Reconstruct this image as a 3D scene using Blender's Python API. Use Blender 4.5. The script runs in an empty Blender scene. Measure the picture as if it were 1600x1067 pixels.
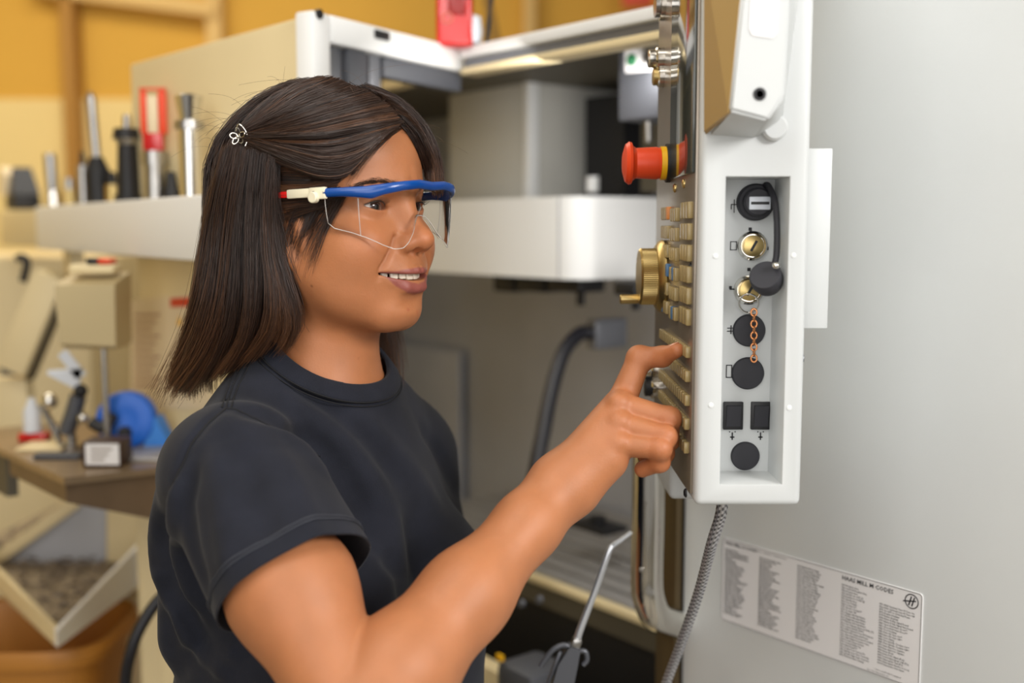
import bpy, bmesh, math, random
import numpy as np
from mathutils import Vector, Matrix, Euler

random.seed(7)
rng = np.random.default_rng(7)
PI = math.pi
C = bpy.context.scene.collection
scene = bpy.context.scene

# ------------------------------------------------------------------ camera
F_PX = 1700.0
PITCH = math.radians(5.98)
CAM_Z = 1.50
cam_d = bpy.data.cameras.new('camera')
cam = bpy.data.objects.new('camera', cam_d)
C.objects.link(cam)
cam.location = (0, 0, CAM_Z)
cam.rotation_euler = (PI / 2 - PITCH, 0, 0)
cam_d.sensor_width = 36.0
cam_d.lens = F_PX / 1600 * 36.0
cam_d.clip_start = 0.02
cam_d.clip_end = 60
cam_d.dof.use_dof = True
cam_d.dof.focus_distance = 1.02
cam_d.dof.aperture_fstop = 2.2
scene.camera = cam

# ------------------------------------------------------------------ world, lights, exposure
world = bpy.data.worlds.new('world')
scene.world = world
world.use_nodes = True
wbg = world.node_tree.nodes['Background']
wbg.inputs[0].default_value = (1.0, 0.95, 0.88, 1)
wbg.inputs[1].default_value = 0.30

def area_light(name, loc, target, size, size_y, power, color):
    d = bpy.data.lights.new(name, 'AREA')
    d.shape = 'RECTANGLE'; d.size = size; d.size_y = size_y
    d.energy = power; d.color = color
    o = bpy.data.objects.new(name, d); C.objects.link(o)
    o.location = loc
    v = Vector(target) - Vector(loc)
    o.rotation_euler = v.to_track_quat('-Z', 'Y').to_euler()
    return o

area_light('key_light', (1.50, -0.60, 2.32), (-0.05, 1.0, 1.40), 0.8, 0.7, 46, (1.0, 0.975, 0.95))  # added key light at upper right, standing in for a flash
area_light('ceiling_lamp_front', (-0.45, 0.35, 3.1), (-0.3, 0.8, 0), 1.2, 0.6, 13, (1.0, 0.97, 0.93))
area_light('ceiling_lamp_back', (-1.6, 3.0, 3.1), (-1.6, 3.1, 0), 2.0, 1.2, 46, (1.0, 0.90, 0.72))
area_light('bay_lamp', (0.437, 1.375, 1.38), (-0.10, 2.1, 1.22), 0.16, 0.34, 1.3, (1.0, 0.96, 0.92))
area_light('carousel_fill', (0.093, 1.534, 1.715), (0.0, 1.85, 1.40), 0.40, 0.04, 1.3, (1.0, 0.97, 0.93))  # added fill under the header, brightens the carousel front
area_light('front_fill', (-0.2, -2.4, 1.7), (0.1, 1.2, 1.2), 2.6, 1.6, 40, (1.0, 0.98, 0.96))  # added broad fill behind the camera, lifts the lower front panel
area_light('bay_fill', (-0.75, -0.5, 2.5), (0.15, 1.9, 1.25), 0.8, 0.8, 11, (1.0, 0.98, 0.95))  # added fill from upper left, aimed into the bay
scene.view_settings.view_transform = 'Standard'
scene.view_settings.look = 'None'
scene.view_settings.exposure = -0.06
scene.view_settings.gamma = 1.0
scene.view_settings.use_curve_mapping = False

# ------------------------------------------------------------------ helpers
_cp, _sp = math.cos(PITCH), math.sin(PITCH)
def at(px, py, Y):
    """world point on the view ray through photo pixel (px, py) at world depth Y"""
    a = (px - 800.0) / F_PX; b = (533.5 - py) / F_PX
    d = np.array([a, _cp + b * _sp, -_sp + b * _cp])
    return np.array([0, 0, CAM_Z]) + d * (Y / d[1])

def tag(o, label=None, cat=None, group=None, kind=None):
    if label: o['label'] = label
    if cat: o['category'] = cat
    if group: o['group'] = group
    if kind: o['kind'] = kind
    return o

def empty(name, loc=(0, 0, 0), label=None, cat=None, group=None, rot=None):
    o = bpy.data.objects.new(name, None); C.objects.link(o)
    o.location = loc; o.empty_display_size = 0.05
    if rot is not None: o.rotation_euler = rot
    return tag(o, label, cat, group)

def link_mesh(name, me, mat, parent=None, smooth=True):
    o = bpy.data.objects.new(name, me); C.objects.link(o)
    if mat is not None: me.materials.append(mat)
    if smooth:
        me.polygons.foreach_set('use_smooth', np.ones(len(me.polygons), dtype=bool))
    if parent is not None:
        o.parent = parent
        bpy.context.view_layer.update()
        o.matrix_parent_inverse = parent.matrix_world.inverted()
    return o

def np_mesh(name, V, Fc):
    """mesh from vertex array and equal-length face array"""
    me = bpy.data.meshes.new(name)
    V = np.ascontiguousarray(V, dtype=np.float32); Fc = np.ascontiguousarray(Fc, dtype=np.int32)
    n = Fc.shape[1]
    me.vertices.add(len(V)); me.vertices.foreach_set('co', V.ravel())
    me.loops.add(Fc.size); me.loops.foreach_set('vertex_index', Fc.ravel())
    me.polygons.add(len(Fc))
    me.polygons.foreach_set('loop_start', np.arange(0, Fc.size, n, dtype=np.int32))
    me.polygons.foreach_set('loop_total', np.full(len(Fc), n, dtype=np.int32))
    me.update(calc_edges=True)
    return me

def vcol(me, col, name='Col'):
    a = me.attributes.new(name, 'FLOAT_COLOR', 'POINT')
    c = np.ones((len(me.vertices), 4), dtype=np.float32); c[:, :3] = col
    a.data.foreach_set('color', c.ravel())

def s2l(r, g, b):
    f = lambda u: (u / 12.92 if u <= 0.04045 else ((u + 0.055) / 1.055) ** 2.4)
    return (f(r / 255), f(g / 255), f(b / 255))

# ------------------------------------------------------------------ implicit surfaces
def smin(a, b, k):
    h = np.maximum(k - np.abs(a - b), 0) / k
    return np.minimum(a, b) - h * h * k * 0.25
def ssub(d, c, k):
    return -smin(-d, c, k)
def ell(P, c, r, R=None):
    p = P - np.asarray(c, np.float32)
    if R is not None: p = p @ np.asarray(R, np.float32)
    r = np.asarray(r, np.float32)
    q = p / r
    k0 = np.sqrt((q * q).sum(1)) + 1e-9
    q /= r
    k1 = np.sqrt((q * q).sum(1)) + 1e-9
    return k0 * (k0 - 1) / k1
def cap(P, a, b, ra, rb=None):
    if rb is None: rb = ra
    a = np.asarray(a, np.float32); b = np.asarray(b, np.float32)
    pa = P - a; ba = b - a
    h = np.clip(pa @ ba / float(ba @ ba), 0, 1)
    d = pa - h[:, None] * ba
    return np.sqrt((d * d).sum(1)) - (ra + (rb - ra) * h)
def poly(P, pts, rad, k=0.004):
    d = None
    for i in range(len(pts) - 1):
        e = cap(P, pts[i], pts[i + 1], rad[i], rad[i + 1])
        d = e if d is None else smin(d, e, k)
    return d
def rot_to(z, x=None):
    """3x3 whose columns are local axes; local x along the given vector"""
    z = np.asarray(z, float); z /= np.linalg.norm(z)
    u = np.array([0, 0, 1.0]) if abs(z[2]) < 0.9 else np.array([0, 1.0, 0])
    y = np.cross(u, z); y /= np.linalg.norm(y)
    return np.stack([z, y, np.cross(z, y)], 1)

def surface_net(f, lo, hi, h, B=8, slack=1.25):
    lo = np.asarray(lo, float); n = np.ceil((np.asarray(hi) - lo) / (h * B)).astype(int)
    ax = [lo[i] + (np.arange(n[i]) + 0.5) * h * B for i in range(3)]
    G = np.stack(np.meshgrid(*ax, indexing='ij'), -1).reshape(-1, 3).astype(np.float32)
    dc = f(G).reshape(n)
    act = np.abs(dc) < h * B * 0.87 * slack + 0.004
    D = np.repeat(np.repeat(np.repeat(dc, B, 0), B, 1), B, 2).astype(np.float32)
    M = np.repeat(np.repeat(np.repeat(act, B, 0), B, 1), B, 2)
    I = np.argwhere(M)
    vals = np.empty(len(I), np.float32)
    for s in range(0, len(I), 400000):
        vals[s:s + 400000] = f((lo + (I[s:s + 400000] + 0.5) * h).astype(np.float32))
    D[M] = vals
    S = D < 0
    cnt = np.zeros(np.array(D.shape) - 1, np.int8)
    off = [(i, j, k) for i in (0, 1) for j in (0, 1) for k in (0, 1)]
    sh = cnt.shape
    for o in off:
        cnt += S[o[0]:o[0] + sh[0], o[1]:o[1] + sh[1], o[2]:o[2] + sh[2]]
    mix = (cnt > 0) & (cnt < 8)
    cells = np.argwhere(mix)
    acc = np.zeros((len(cells), 3)); num = np.zeros(len(cells))
    for o in off:
        for a in range(3):
            if o[a]: continue
            o2 = list(o); o2[a] = 1
            d0 = D[tuple((cells + o).T)]; d1 = D[tuple((cells + o2).T)]
            m = (d0 < 0) != (d1 < 0)
            t = np.where(m, d0 / np.where(m, d0 - d1, 1), 0)
            p = np.tile(np.array(o, float), (len(cells), 1)); p[:, a] += t
            acc += p * m[:, None]; num += m
    V = lo + (cells + 0.5 + acc / num[:, None]) * h
    idx = np.full(sh, -1, np.int32); idx[tuple(cells.T)] = np.arange(len(cells))
    quads = []
    for a in range(3):
        b, c = (a + 1) % 3, (a + 2) % 3
        s0 = np.take(S, range(0, S.shape[a] - 1), a); s1 = np.take(S, range(1, S.shape[a]), a)
        E = np.argwhere(s0 != s1)
        E = E[(E[:, b] > 0) & (E[:, c] > 0) & (E[:, b] < sh[b]) & (E[:, c] < sh[c])]
        fl = S[tuple(E.T)]
        q = []
        for db, dcx in ((1, 1), (0, 1), (0, 0), (1, 0)):
            e = E.copy(); e[:, b] -= db; e[:, c] -= dcx
            q.append(idx[tuple(e.T)])
        q = np.stack(q, 1)
        q[~fl] = q[~fl][:, ::-1]
        quads.append(q)
    Q = np.concatenate(quads)
    Q = Q[(Q >= 0).all(1)]
    return V, Q
# ------------------------------------------------------------------ materials
def pmat(name, rgb, rough=0.5, metal=0.0, var=0.0, vscale=8.0, bump=0.0, bscale=200.0, emit=None, coat=0.0, vc=False, aniso=None, spec=0.5):
    m = bpy.data.materials.new(name); m.use_nodes = True
    nt = m.node_tree; N = nt.nodes; b = N['Principled BSDF']
    c = s2l(*rgb) if max(rgb) > 1.0 else rgb
    b.inputs['Base Color'].default_value = (*c, 1); b.inputs['Roughness'].default_value = rough; b.inputs['Metallic'].default_value = metal
    b.inputs['Specular IOR Level'].default_value = spec
    if coat: b.inputs['Coat Weight'].default_value = coat; b.inputs['Coat Roughness'].default_value = 0.08
    src = None
    if vc:
        a = N.new('ShaderNodeAttribute'); a.attribute_name = 'Col'; src = a.outputs['Color']
    tc = N.new('ShaderNodeTexCoord')
    if var > 0:
        n = N.new('ShaderNodeTexNoise'); n.inputs['Scale'].default_value = vscale; n.inputs['Detail'].default_value = 5
        nt.links.new(tc.outputs['Object'], n.inputs['Vector'])
        mx = N.new('ShaderNodeMix'); mx.data_type = 'RGBA'; mx.blend_type = 'MULTIPLY'; mx.inputs['Factor'].default_value = 1.0
        rp = N.new('ShaderNodeMapRange'); rp.inputs['From Min'].default_value = 0.3; rp.inputs['From Max'].default_value = 0.7
        rp.inputs['To Min'].default_value = 1 - var; rp.inputs['To Max'].default_value = 1 + var
        nt.links.new(n.outputs['Fac'], rp.inputs['Value'])
        if src is not None: nt.links.new(src, mx.inputs['A'])
        else: mx.inputs['A'].default_value = (*c, 1)
        nt.links.new(rp.outputs['Result'], mx.inputs['B']); src = mx.outputs['Result']
    if src is not None: nt.links.new(src, b.inputs['Base Color'])
    if bump > 0:
        n2 = N.new('ShaderNodeTexNoise'); n2.inputs['Scale'].default_value = bscale; n2.inputs['Detail'].default_value = 4
        nt.links.new(tc.outputs['Object'], n2.inputs['Vector'])
        bp = N.new('ShaderNodeBump'); bp.inputs['Strength'].default_value = bump; bp.inputs['Distance'].default_value = 0.001
        nt.links.new(n2.outputs['Fac'], bp.inputs['Height']); nt.links.new(bp.outputs['Normal'], b.inputs['Normal'])
    if emit:
        b.inputs['Emission Color'].default_value = (*s2l(*emit[0]), 1); b.inputs['Emission Strength'].default_value = emit[1]
    return m
M = {}
M['yellow_wall'] = pmat('yellow_wall', (218, 170, 70), 0.8, var=0.05, vscale=1.2)
M['cream_wall'] = pmat('cream_wall', (238, 214, 150), 0.8, var=0.04, vscale=1.5)
M['post'] = pmat('tan_post', (168, 122, 52), 0.7)
M['trim'] = pmat('beige_trim', (220, 185, 120), 0.7)
M['floor'] = pmat('concrete_floor', (150, 144, 132), 0.6, var=0.12, vscale=3)
M['ceiling'] = pmat('ceiling_tile', (225, 222, 212), 0.9)
M['panel'] = pmat('powder_coat_grey', (216, 219, 219), 0.45, var=0.025, vscale=5, bump=0.05, bscale=500)
M['pwhite'] = pmat('pendant_grey_white', (196, 199, 199), 0.42, bump=0.04, bscale=600)
M['white'] = pmat('powder_coat_white', (236, 237, 236), 0.42, bump=0.04, bscale=600)
M['cream'] = pmat('cream_sheet_metal', (226, 208, 164), 0.5, var=0.03, vscale=4)
M['inner'] = pmat('interior_sheet_metal', (176, 178, 184), 0.42, var=0.06, vscale=6)
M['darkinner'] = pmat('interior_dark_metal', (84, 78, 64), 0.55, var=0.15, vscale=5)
M['head'] = pmat('spindle_cover_paint', (196, 195, 188), 0.45, var=0.03, vscale=4)
M['dgrey'] = pmat('charcoal_rubber', (72, 74, 80), 0.55)
M['mgrey'] = pmat('grey_extrusion', (120, 122, 128), 0.4, metal=0.5)
M['black'] = pmat('black_plastic', (22, 22, 25), 0.5)
M['rubber'] = pmat('black_rubber', (40, 40, 46), 0.62)
M['chrome'] = pmat('chrome', (215, 212, 205), 0.10, metal=1.0)
M['steel'] = pmat('brushed_steel', (170, 168, 165), 0.28, metal=1.0, var=0.08, vscale=40)
M['brass'] = pmat('warm_nickel', (196, 172, 116), 0.34, metal=1.0)
M['faceplate'] = pmat('pendant_faceplate', (146, 136, 124), 0.28, metal=0.6, var=0.04, vscale=30)
M['screen'] = pmat('dark_glossy_screen', (70, 74, 70), 0.12, metal=0.2, coat=0.6)
M['tan'] = pmat('tan_hood_plastic', (166, 136, 82), 0.55)
M['red'] = pmat('red_plastic', (200, 22, 20), 0.25, coat=0.4)
M['estop'] = pmat('emergency_stop_red', (226, 70, 28), 0.42)
M['yellow'] = pmat('yellow_plastic', (236, 178, 20), 0.4)
M['blue'] = pmat('blue_plastic', (10, 96, 200), 0.42)
M['orange'] = pmat('orange_bin_plastic', (182, 122, 46), 0.5, var=0.05)
M['paper'] = pmat('white_paper', (228, 226, 226), 0.6)
M['notice'] = pmat('notice_paper', (224, 206, 172), 0.7)
M['ink'] = pmat('black_ink', (30, 30, 34), 0.6)
M['redink'] = pmat('red_ink', (206, 60, 30), 0.6)
M['greenink'] = pmat('green_ink', (36, 110, 70), 0.6)
M['bench'] = pmat('worn_bench_steel', (118, 98, 76), 0.4, metal=0.4, var=0.2, vscale=9)
M['chips'] = pmat('metal_chips', (112, 98, 84), 0.5, var=0.4, vscale=60, bump=0.8, bscale=150)
M['key_tan'] = pmat('key_tan', (158, 138, 92), 0.35, coat=0.2)
M['key_blue'] = pmat('key_blue', (70, 110, 150), 0.35)
M['key_dark'] = pmat('key_dark', (86, 80, 66), 0.35)
M['key_orange'] = pmat('key_orange', (206, 130, 60), 0.35)
M['bottle'] = pmat('translucent_white_plastic', (215, 220, 228), 0.35)
M['copper'] = pmat('copper_chain', (190, 128, 84), 0.3, metal=1.0)
M['table'] = pmat('machine_table', (160, 158, 156), 0.4, metal=0.35, var=0.1, vscale=20)
M['hose'] = pmat('black_hose', (20, 20, 28), 0.4)
M['gun'] = pmat('grey_metal_paint', (92, 94, 100), 0.38, metal=0.5)

# ------------------------------------------------------------------ mesh builder
def link(name, me, mat, parent=None, smooth=False, loc=None):
    o = bpy.data.objects.new(name, me); C.objects.link(o)
    if mat is not None and len(me.materials) == 0: me.materials.append(mat)
    if smooth: me.polygons.foreach_set('use_smooth', np.ones(len(me.polygons), dtype=bool))
    if loc is not None: o.location = loc
    if parent is not None:
        o.parent = parent
        if parent.type == 'EMPTY': o.matrix_parent_inverse = Matrix.Translation(-parent.location)
        elif parent.parent is None and parent.location.length > 0: o.matrix_parent_inverse = Matrix.Translation(-parent.location)
    return o
link_mesh = lambda name, me, mat, parent=None, smooth=True: link(name, me, mat, parent, smooth)

class MB:
    def __init__(self): self.bm = bmesh.new()
    def _tf(self, vs, R, o):
        if R is None and o is None: return
        R = np.eye(3) if R is None else R; o = np.zeros(3) if o is None else o
        for v in vs: v.co = Vector(R @ np.array(v.co) + o)
    def box(self, lo, hi, R=None, o=None, bev=0.0, seg=2):
        lo = np.minimum(lo, hi) if False else np.array(lo, float); hi = np.array(hi, float)
        r = bmesh.ops.create_cube(self.bm, size=1.0); vs = r['verts']
        for v in vs: v.co = Vector((lo + hi) / 2 + np.array(v.co) * (hi - lo))
        if bev > 0:
            es = list({e for v in vs for e in v.link_edges})
            rb = bmesh.ops.bevel(self.bm, geom=es, offset=bev, segments=seg, affect='EDGES', profile=0.5)
            vs = list({v for f in rb['faces'] for v in f.verts} | {v for v in vs if v.is_valid})
        self._tf(vs, R, o); return self
    def hull(self, pts):
        vs = [self.bm.verts.new(Vector(p)) for p in pts]
        bmesh.ops.convex_hull(self.bm, input=vs); return self
    def poly_prism(self, front, back):
        a = [self.bm.verts.new(Vector(p)) for p in front]; b = [self.bm.verts.new(Vector(p)) for p in back]; n = len(a)
        self.bm.faces.new(a); self.bm.faces.new(b[::-1])
        for i in range(n): self.bm.faces.new((a[i], b[i], b[(i + 1) % n], a[(i + 1) % n]))
        return self
    def quad(self, pts):
        self.bm.faces.new([self.bm.verts.new(Vector(p)) for p in pts]); return self
    def lathe(self, prof, o, axis, seg=32, wob=None):
        """prof: list of (distance along axis, radius)"""
        R = rot_to(axis); o = np.array(o, float); rings = []
        for k, (t, r) in enumerate(prof):
            if r <= 1e-6: rings.append([self.bm.verts.new(Vector(o + R @ np.array([t, 0, 0])))]); continue
            rings.append([self.bm.verts.new(Vector(o + R @ np.array([t, (r if wob is None else r * (1 + wob * (i % 2) * (k in (1, 2)))) * math.cos(2 * PI * i / seg), (r if wob is None else r * (1 + wob * (i % 2))) * math.sin(2 * PI * i / seg)]))) for i in range(seg)])
        for A, B in zip(rings[:-1], rings[1:]):
            for i in range(seg):
                j = (i + 1) % seg
                if len(A) == 1 and len(B) == 1: continue
                if len(A) == 1: self.bm.faces.new((A[0], B[j], B[i]))
                elif len(B) == 1: self.bm.faces.new((A[i], A[j], B[0]))
                else: self.bm.faces.new((A[i], A[j], B[j], B[i]))
        for Rg, fl in ((rings[0], True), (rings[-1], False)):
            if len(Rg) > 1: self.bm.faces.new(Rg[::-1] if fl else Rg)
        return self
    def cyl(self, p0, p1, r0, r1=None, seg=24):
        p0 = np.array(p0, float); p1 = np.array(p1, float); L = np.linalg.norm(p1 - p0)
        return self.lathe([(0, r0), (L, r0 if r1 is None else r1)], p0, p1 - p0, seg)
    def tube(self, pts, r, sides=12, n=None):
        pts = resample(pts, n or max(12, len(pts) * 5)) if len(pts) > 2 else np.array(pts, float)
        P = np.asarray(pts, float); m = len(P); rr = np.broadcast_to(np.asarray(r, float), (m,)) if np.ndim(r) == 0 else np.interp(np.linspace(0, 1, m), np.linspace(0, 1, len(r)), r)
        T = np.gradient(P, axis=0); T /= np.linalg.norm(T, axis=1)[:, None] + 1e-12
        A = np.cross(T[0], [0.3, 0.2, 1.0]); A /= np.linalg.norm(A); prev = None
        for i in range(m):
            A = A - T[i] * (A @ T[i]); A /= np.linalg.norm(A); B = np.cross(T[i], A)
            ring = [self.bm.verts.new(Vector(P[i] + rr[i] * (math.cos(2 * PI * k / sides) * A + math.sin(2 * PI * k / sides) * B))) for k in range(sides)]
            if prev:
                for k in range(sides): self.bm.faces.new((prev[k], prev[(k + 1) % sides], ring[(k + 1) % sides], ring[k]))
            else: self.bm.faces.new(ring[::-1])
            prev = ring
        self.bm.faces.new(prev); return self
    def torus(self, o, axis, R0, r, seg=28, sides=10):
        Rm = rot_to(axis); o = np.array(o, float); V = []
        for i in range(seg):
            a = 2 * PI * i / seg; c = np.array([0, math.cos(a), math.sin(a)])
            V.append([self.bm.verts.new(Vector(o + Rm @ (c * (R0 + r * math.cos(2 * PI * k / sides)) + np.array([r * math.sin(2 * PI * k / sides), 0, 0])))) for k in range(sides)])
        for i in range(seg):
            for k in range(sides):
                self.bm.faces.new((V[i][k], V[(i + 1) % seg][k], V[(i + 1) % seg][(k + 1) % sides], V[i][(k + 1) % sides]))
        return self
    def ball(self, o, r, R=None, seg=20):
        q = bmesh.ops.create_uvsphere(self.bm, u_segments=seg, v_segments=seg // 2 + 2, radius=1.0)
        r = np.array(r if np.ndim(r) else (r, r, r), float)
        for v in q['verts']:
            p = np.array(v.co) * r
            v.co = Vector((R @ p if R is not None else p) + np.array(o))
        return self
    def mesh(self, name, angle=0.6):
        bmesh.ops.recalc_face_normals(self.bm, faces=self.bm.faces)
        for e in self.bm.edges:
            if len(e.link_faces) == 2 and e.calc_face_angle(0) > angle: e.smooth = False
        for f in self.bm.faces: f.smooth = True
        me = bpy.data.meshes.new(name); self.bm.to_mesh(me); self.bm.free(); return me
    def build(self, name, mat, parent=None, angle=0.6): return link(name, self.mesh(name, angle), mat, parent)
def resample(G, n=18):
    G = np.asarray(G, float)
    s = np.concatenate([[0], np.cumsum(np.linalg.norm(np.diff(G, axis=0), axis=1))]); s /= s[-1]
    Pp = np.concatenate([[2 * G[0] - G[1]], G, [2 * G[-1] - G[-2]]])
    u = np.linspace(0, 1, n); out = []
    for x in u:
        i = min(np.searchsorted(s, x, side='right') - 1, len(G) - 2); t = (x - s[i]) / max(s[i + 1] - s[i], 1e-9)
        p0, p1, p2, p3 = Pp[i:i + 4]
        out.append(0.5 * (2 * p1 + (p2 - p0) * t + (2 * p0 - 5 * p1 + 4 * p2 - p3) * t * t + (3 * p1 - p0 - 3 * p2 + p3) * t ** 3))
    return np.array(out)
def ray_plane(px, py, P0, nrm):
    a = at(px, py, 1.0); o = np.array([0, 0, CAM_Z]); d = a - o
    return o + d * (((np.asarray(P0) - o) @ nrm) / (d @ nrm))
def text_mesh(body, size, line=1.0, name='text', bold=0.0):
    cu = bpy.data.curves.new(name, 'FONT'); cu.body = body; cu.size = size; cu.space_line = line; cu.resolution_u = 1; cu.offset = bold
    o = bpy.data.objects.new(name, cu); C.objects.link(o)
    dg = bpy.context.evaluated_depsgraph_get()
    me = bpy.data.meshes.new_from_object(o.evaluated_get(dg)); me.name = name
    bpy.data.objects.remove(o); bpy.data.curves.remove(cu)
    return me
def place_mesh(me, o, ex, ey, ez=None, sx=1.0, sy=1.0):
    V = np.empty(len(me.vertices) * 3, np.float32); me.vertices.foreach_get('co', V); V = V.reshape(-1, 3)
    W = np.asarray(o) + V[:, :1] * sx * np.asarray(ex) + V[:, 1:2] * sy * np.asarray(ey)
    me.vertices.foreach_set('co', W.astype(np.float32).ravel()); me.update(); return me
# ------------------------------------------------------------------ setting
def struct(name, mb, mat): return tag(mb.build(name, mat), kind='structure')
struct('floor', MB().box((-4.0, -2.6, -0.1), (3.2, 5.2, 0.0)), M['floor'])
struct('ceiling', MB().box((-4.0, -2.6, 3.2), (3.2, 5.2, 3.3)), M['ceiling'])
wb = struct('wall_back', MB().box((-4.0, 4.6, 2.03), (3.2, 4.7, 3.2)), M['yellow_wall'])
struct('trim_1', MB().box((-4.0, 4.585, 0.0), (3.2, 4.7, 2.03)), M['cream_wall'])
struct('wall_left', MB().box((-4.1, -2.6, 0.0), (-4.0, 5.2, 3.2)), M['cream_wall'])
# tan upright and the beige rails on the yellow wall
p = at(105, 100, 4.5); struct('trim_2', MB().box((p[0] - 0.027, 4.50, 0.0), (p[0] + 0.027, 4.60, 3.2), bev=0.004), M['post'])
p = at(326, 50, 4.45); struct('trim_3', MB().box((p[0] - 0.032, 4.52, 0.0), (p[0] + 0.032, 4.60, 3.2), bev=0.004), M['trim'])
a = at(40, -24, 4.5); b = at(335, 14, 4.5)
struct('trim_4', MB().poly_prism([a + (0, 0, 0.03), b + (0, 0, 0.03), b - (0, 0, 0.03), a - (0, 0, 0.03)], [a + (0, .1, .03), b + (0, .1, .03), b + (0, .1, -.03), a + (0, .1, -.03)]), M['trim'])
p = at(828, 20, 4.5); struct('trim_5', MB().box((p[0] - 0.025, 4.53, 0.0), (p[0] + 0.025, 4.60, 3.2), bev=0.004), M['trim'])
# ------------------------------------------------------------------ milling machine, built in its own axes
W0 = np.array([0.406, 1.08, 0.0])
U = np.array([-0.6253, 0.7804, 0.0]); NN = np.array([0.7804, 0.6253, 0.0]); ZZ = np.array([0, 0, 1.0])
WR3 = np.stack([U, NN, ZZ], 1)                            # columns: along the front to the left, inward, up
def m2w(a, b, z): return W0 + a * U + b * NN + np.array([0, 0, z])
def onW(px, py, b=0.0):
    p = ray_plane(px, py, W0 + b * NN, NN); q = p - W0
    return float(q @ U), float(p[2])
def wbox(mb, a0, a1, b0, b1, z0, z1, bev=0.0):
    return mb.box((min(a0, a1), min(b0, b1), min(z0, z1)), (max(a0, a1), max(b0, b1), max(z0, z1)), WR3, W0, bev)
mill = empty('milling_machine', tuple(m2w(0.6, 0.5, 0)), 'large pale grey CNC milling machine behind the woman, its work bay open', 'machine')
aE, _ = onW(1067, 900)
aB, _ = onW(722, 80)
wbox(MB(), -0.75, aE, 0.0, 0.05, 0.12, 2.3, 0.004).build('front_panel', M['panel'], mill)
wbox(MB(), aE, aE + 0.03, 0.012, 0.05, 0.12, 1.75).build('door_seal', M['dgrey'], mill)
# cabinet shell behind the panel
mb = MB(); wbox(mb, -0.75, aE, 0.05, 1.3, 0.10, 0.12); wbox(mb, -0.75, -0.73, 0.05, 1.3, 0.12, 2.3); wbox(mb, -0.75, aE, 1.28, 1.3, 0.12, 2.3)
mb.build('cabinet', M['panel'], mill)
# header over the bay: pale lip, grey rail, pale lip
def zAt(px, py, b=0.0): return onW(px, py, b)[1]
z1, z2, z3, z4 = zAt(1040, 6), zAt(1040, 28), zAt(1040, 45), zAt(1040, 60)
wbox(MB(), aE - 0.02, aB, -0.006, 0.03, z2, z1, 0.003).build('header_lip', M['white'], mill)
wbox(MB(), aE - 0.02, aB, 0.004, 0.03, z3, z2 - 0.0005).build('header_rail', M['mgrey'], mill)
wbox(MB(), aE - 0.02, aB, -0.004, 0.03, z4, z3 - 0.0005, 0.003).build('header_lip', M['cream'], mill)
# bay lining
bD = 0.56; aL = aB + 1.05; zt = z4 + 0.03; zR = z4 + 0.035
mb = MB(); wbox(mb, aE - 0.25, aL, bD, bD + 0.02, 0.55, zR); mb.build('bay_back', M['inner'], mill)
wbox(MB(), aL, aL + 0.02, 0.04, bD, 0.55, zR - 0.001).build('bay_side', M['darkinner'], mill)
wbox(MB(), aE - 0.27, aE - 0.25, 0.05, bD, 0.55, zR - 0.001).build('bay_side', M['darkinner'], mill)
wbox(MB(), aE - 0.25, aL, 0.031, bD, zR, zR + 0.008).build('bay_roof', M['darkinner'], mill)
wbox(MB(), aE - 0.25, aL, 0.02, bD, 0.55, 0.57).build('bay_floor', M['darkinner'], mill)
# pale lower lining sheets
q0 = onW(640, 560, 0.53); q1 = onW(716, 560, 0.53)
wbox(MB(), q1[0], q0[0] + 0.08, 0.53, 0.545, 0.75, zAt(680, 545, 0.53), 0.003).build('splash_sheet', M['inner'], mill)
# spindle head cover
c = ray_plane(828, 103, m2w(0, 0.30, 0), NN); ch = float((c - W0) @ U); zh = float(c[2])
hl = onW(700, 118, 0.30)[0]
wbox(MB(), ch, hl, 0.30, 0.555, zAt(828, 330, 0.3), zh, 0.006).build('spindle_head', M['head'], mill)
wbox(MB(), ch - 0.004, ch + 0.014, 0.294, 0.32, zAt(828, 330, 0.3), zh + 0.002, 0.003).build('corner_trim', M['white'], mill)
# tool carousel: rounded drum skirt
b0 = 0.19; cr = onW(905, 308, b0)[0]; cl = onW(640, 318, b0)[0]
zc1 = zAt(905, 306, b0); zc0 = zAt(905, 438, b0)
rc = 0.045
pts = []
for (ca, cb, s0) in ((cr + rc, b0 + rc, -PI), ):
    for k in range(9):
        an = -PI / 2 - k * (PI / 2) / 8
        pts.append((ca + rc * math.cos(an), cb + rc * math.sin(an)))
outline = [(cl + 0.05, b0)] + pts + [(cr, b0 + 0.22), (cl + 0.05, b0 + 0.22)]
mb = MB(); mb.poly_prism([m2w(a, b, zc1) for a, b in outline], [m2w(a, b, zc0) for a, b in outline])
car = mb.build('tool_carousel', M['white'], mill, angle=0.5)
wbox(MB(), cr + rc + 0.002, cr + rc + 0.005, b0 - 0.0012, b0 + 0.02, zc0 + 0.002, zc1 - 0.002).build('seam_strip', M['inner'], car)
for i, (x0, x1) in enumerate(((770, 802), (806, 850), (854, 905), (958, 992))):
    a0, a1 = onW(x0, 448, b0 + 0.03)[0], onW(x1, 448, b0 + 0.03)[0]
    mb = MB(); wbox(mb, a1, a0, b0 + 0.03, b0 + 0.09, zAt((x0 + x1) / 2, 456 + (i == 3) * 6, b0 + 0.03), zc0, 0.004)
    if i in (2, 3):
        am = (a1 + 0.012); wbox(mb, am - 0.004, am + 0.006, b0 + 0.04, b0 + 0.05, zc0 - 0.045, zc0 - 0.01)
    mb.build('tool_gripper', M['black'], car)
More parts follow.
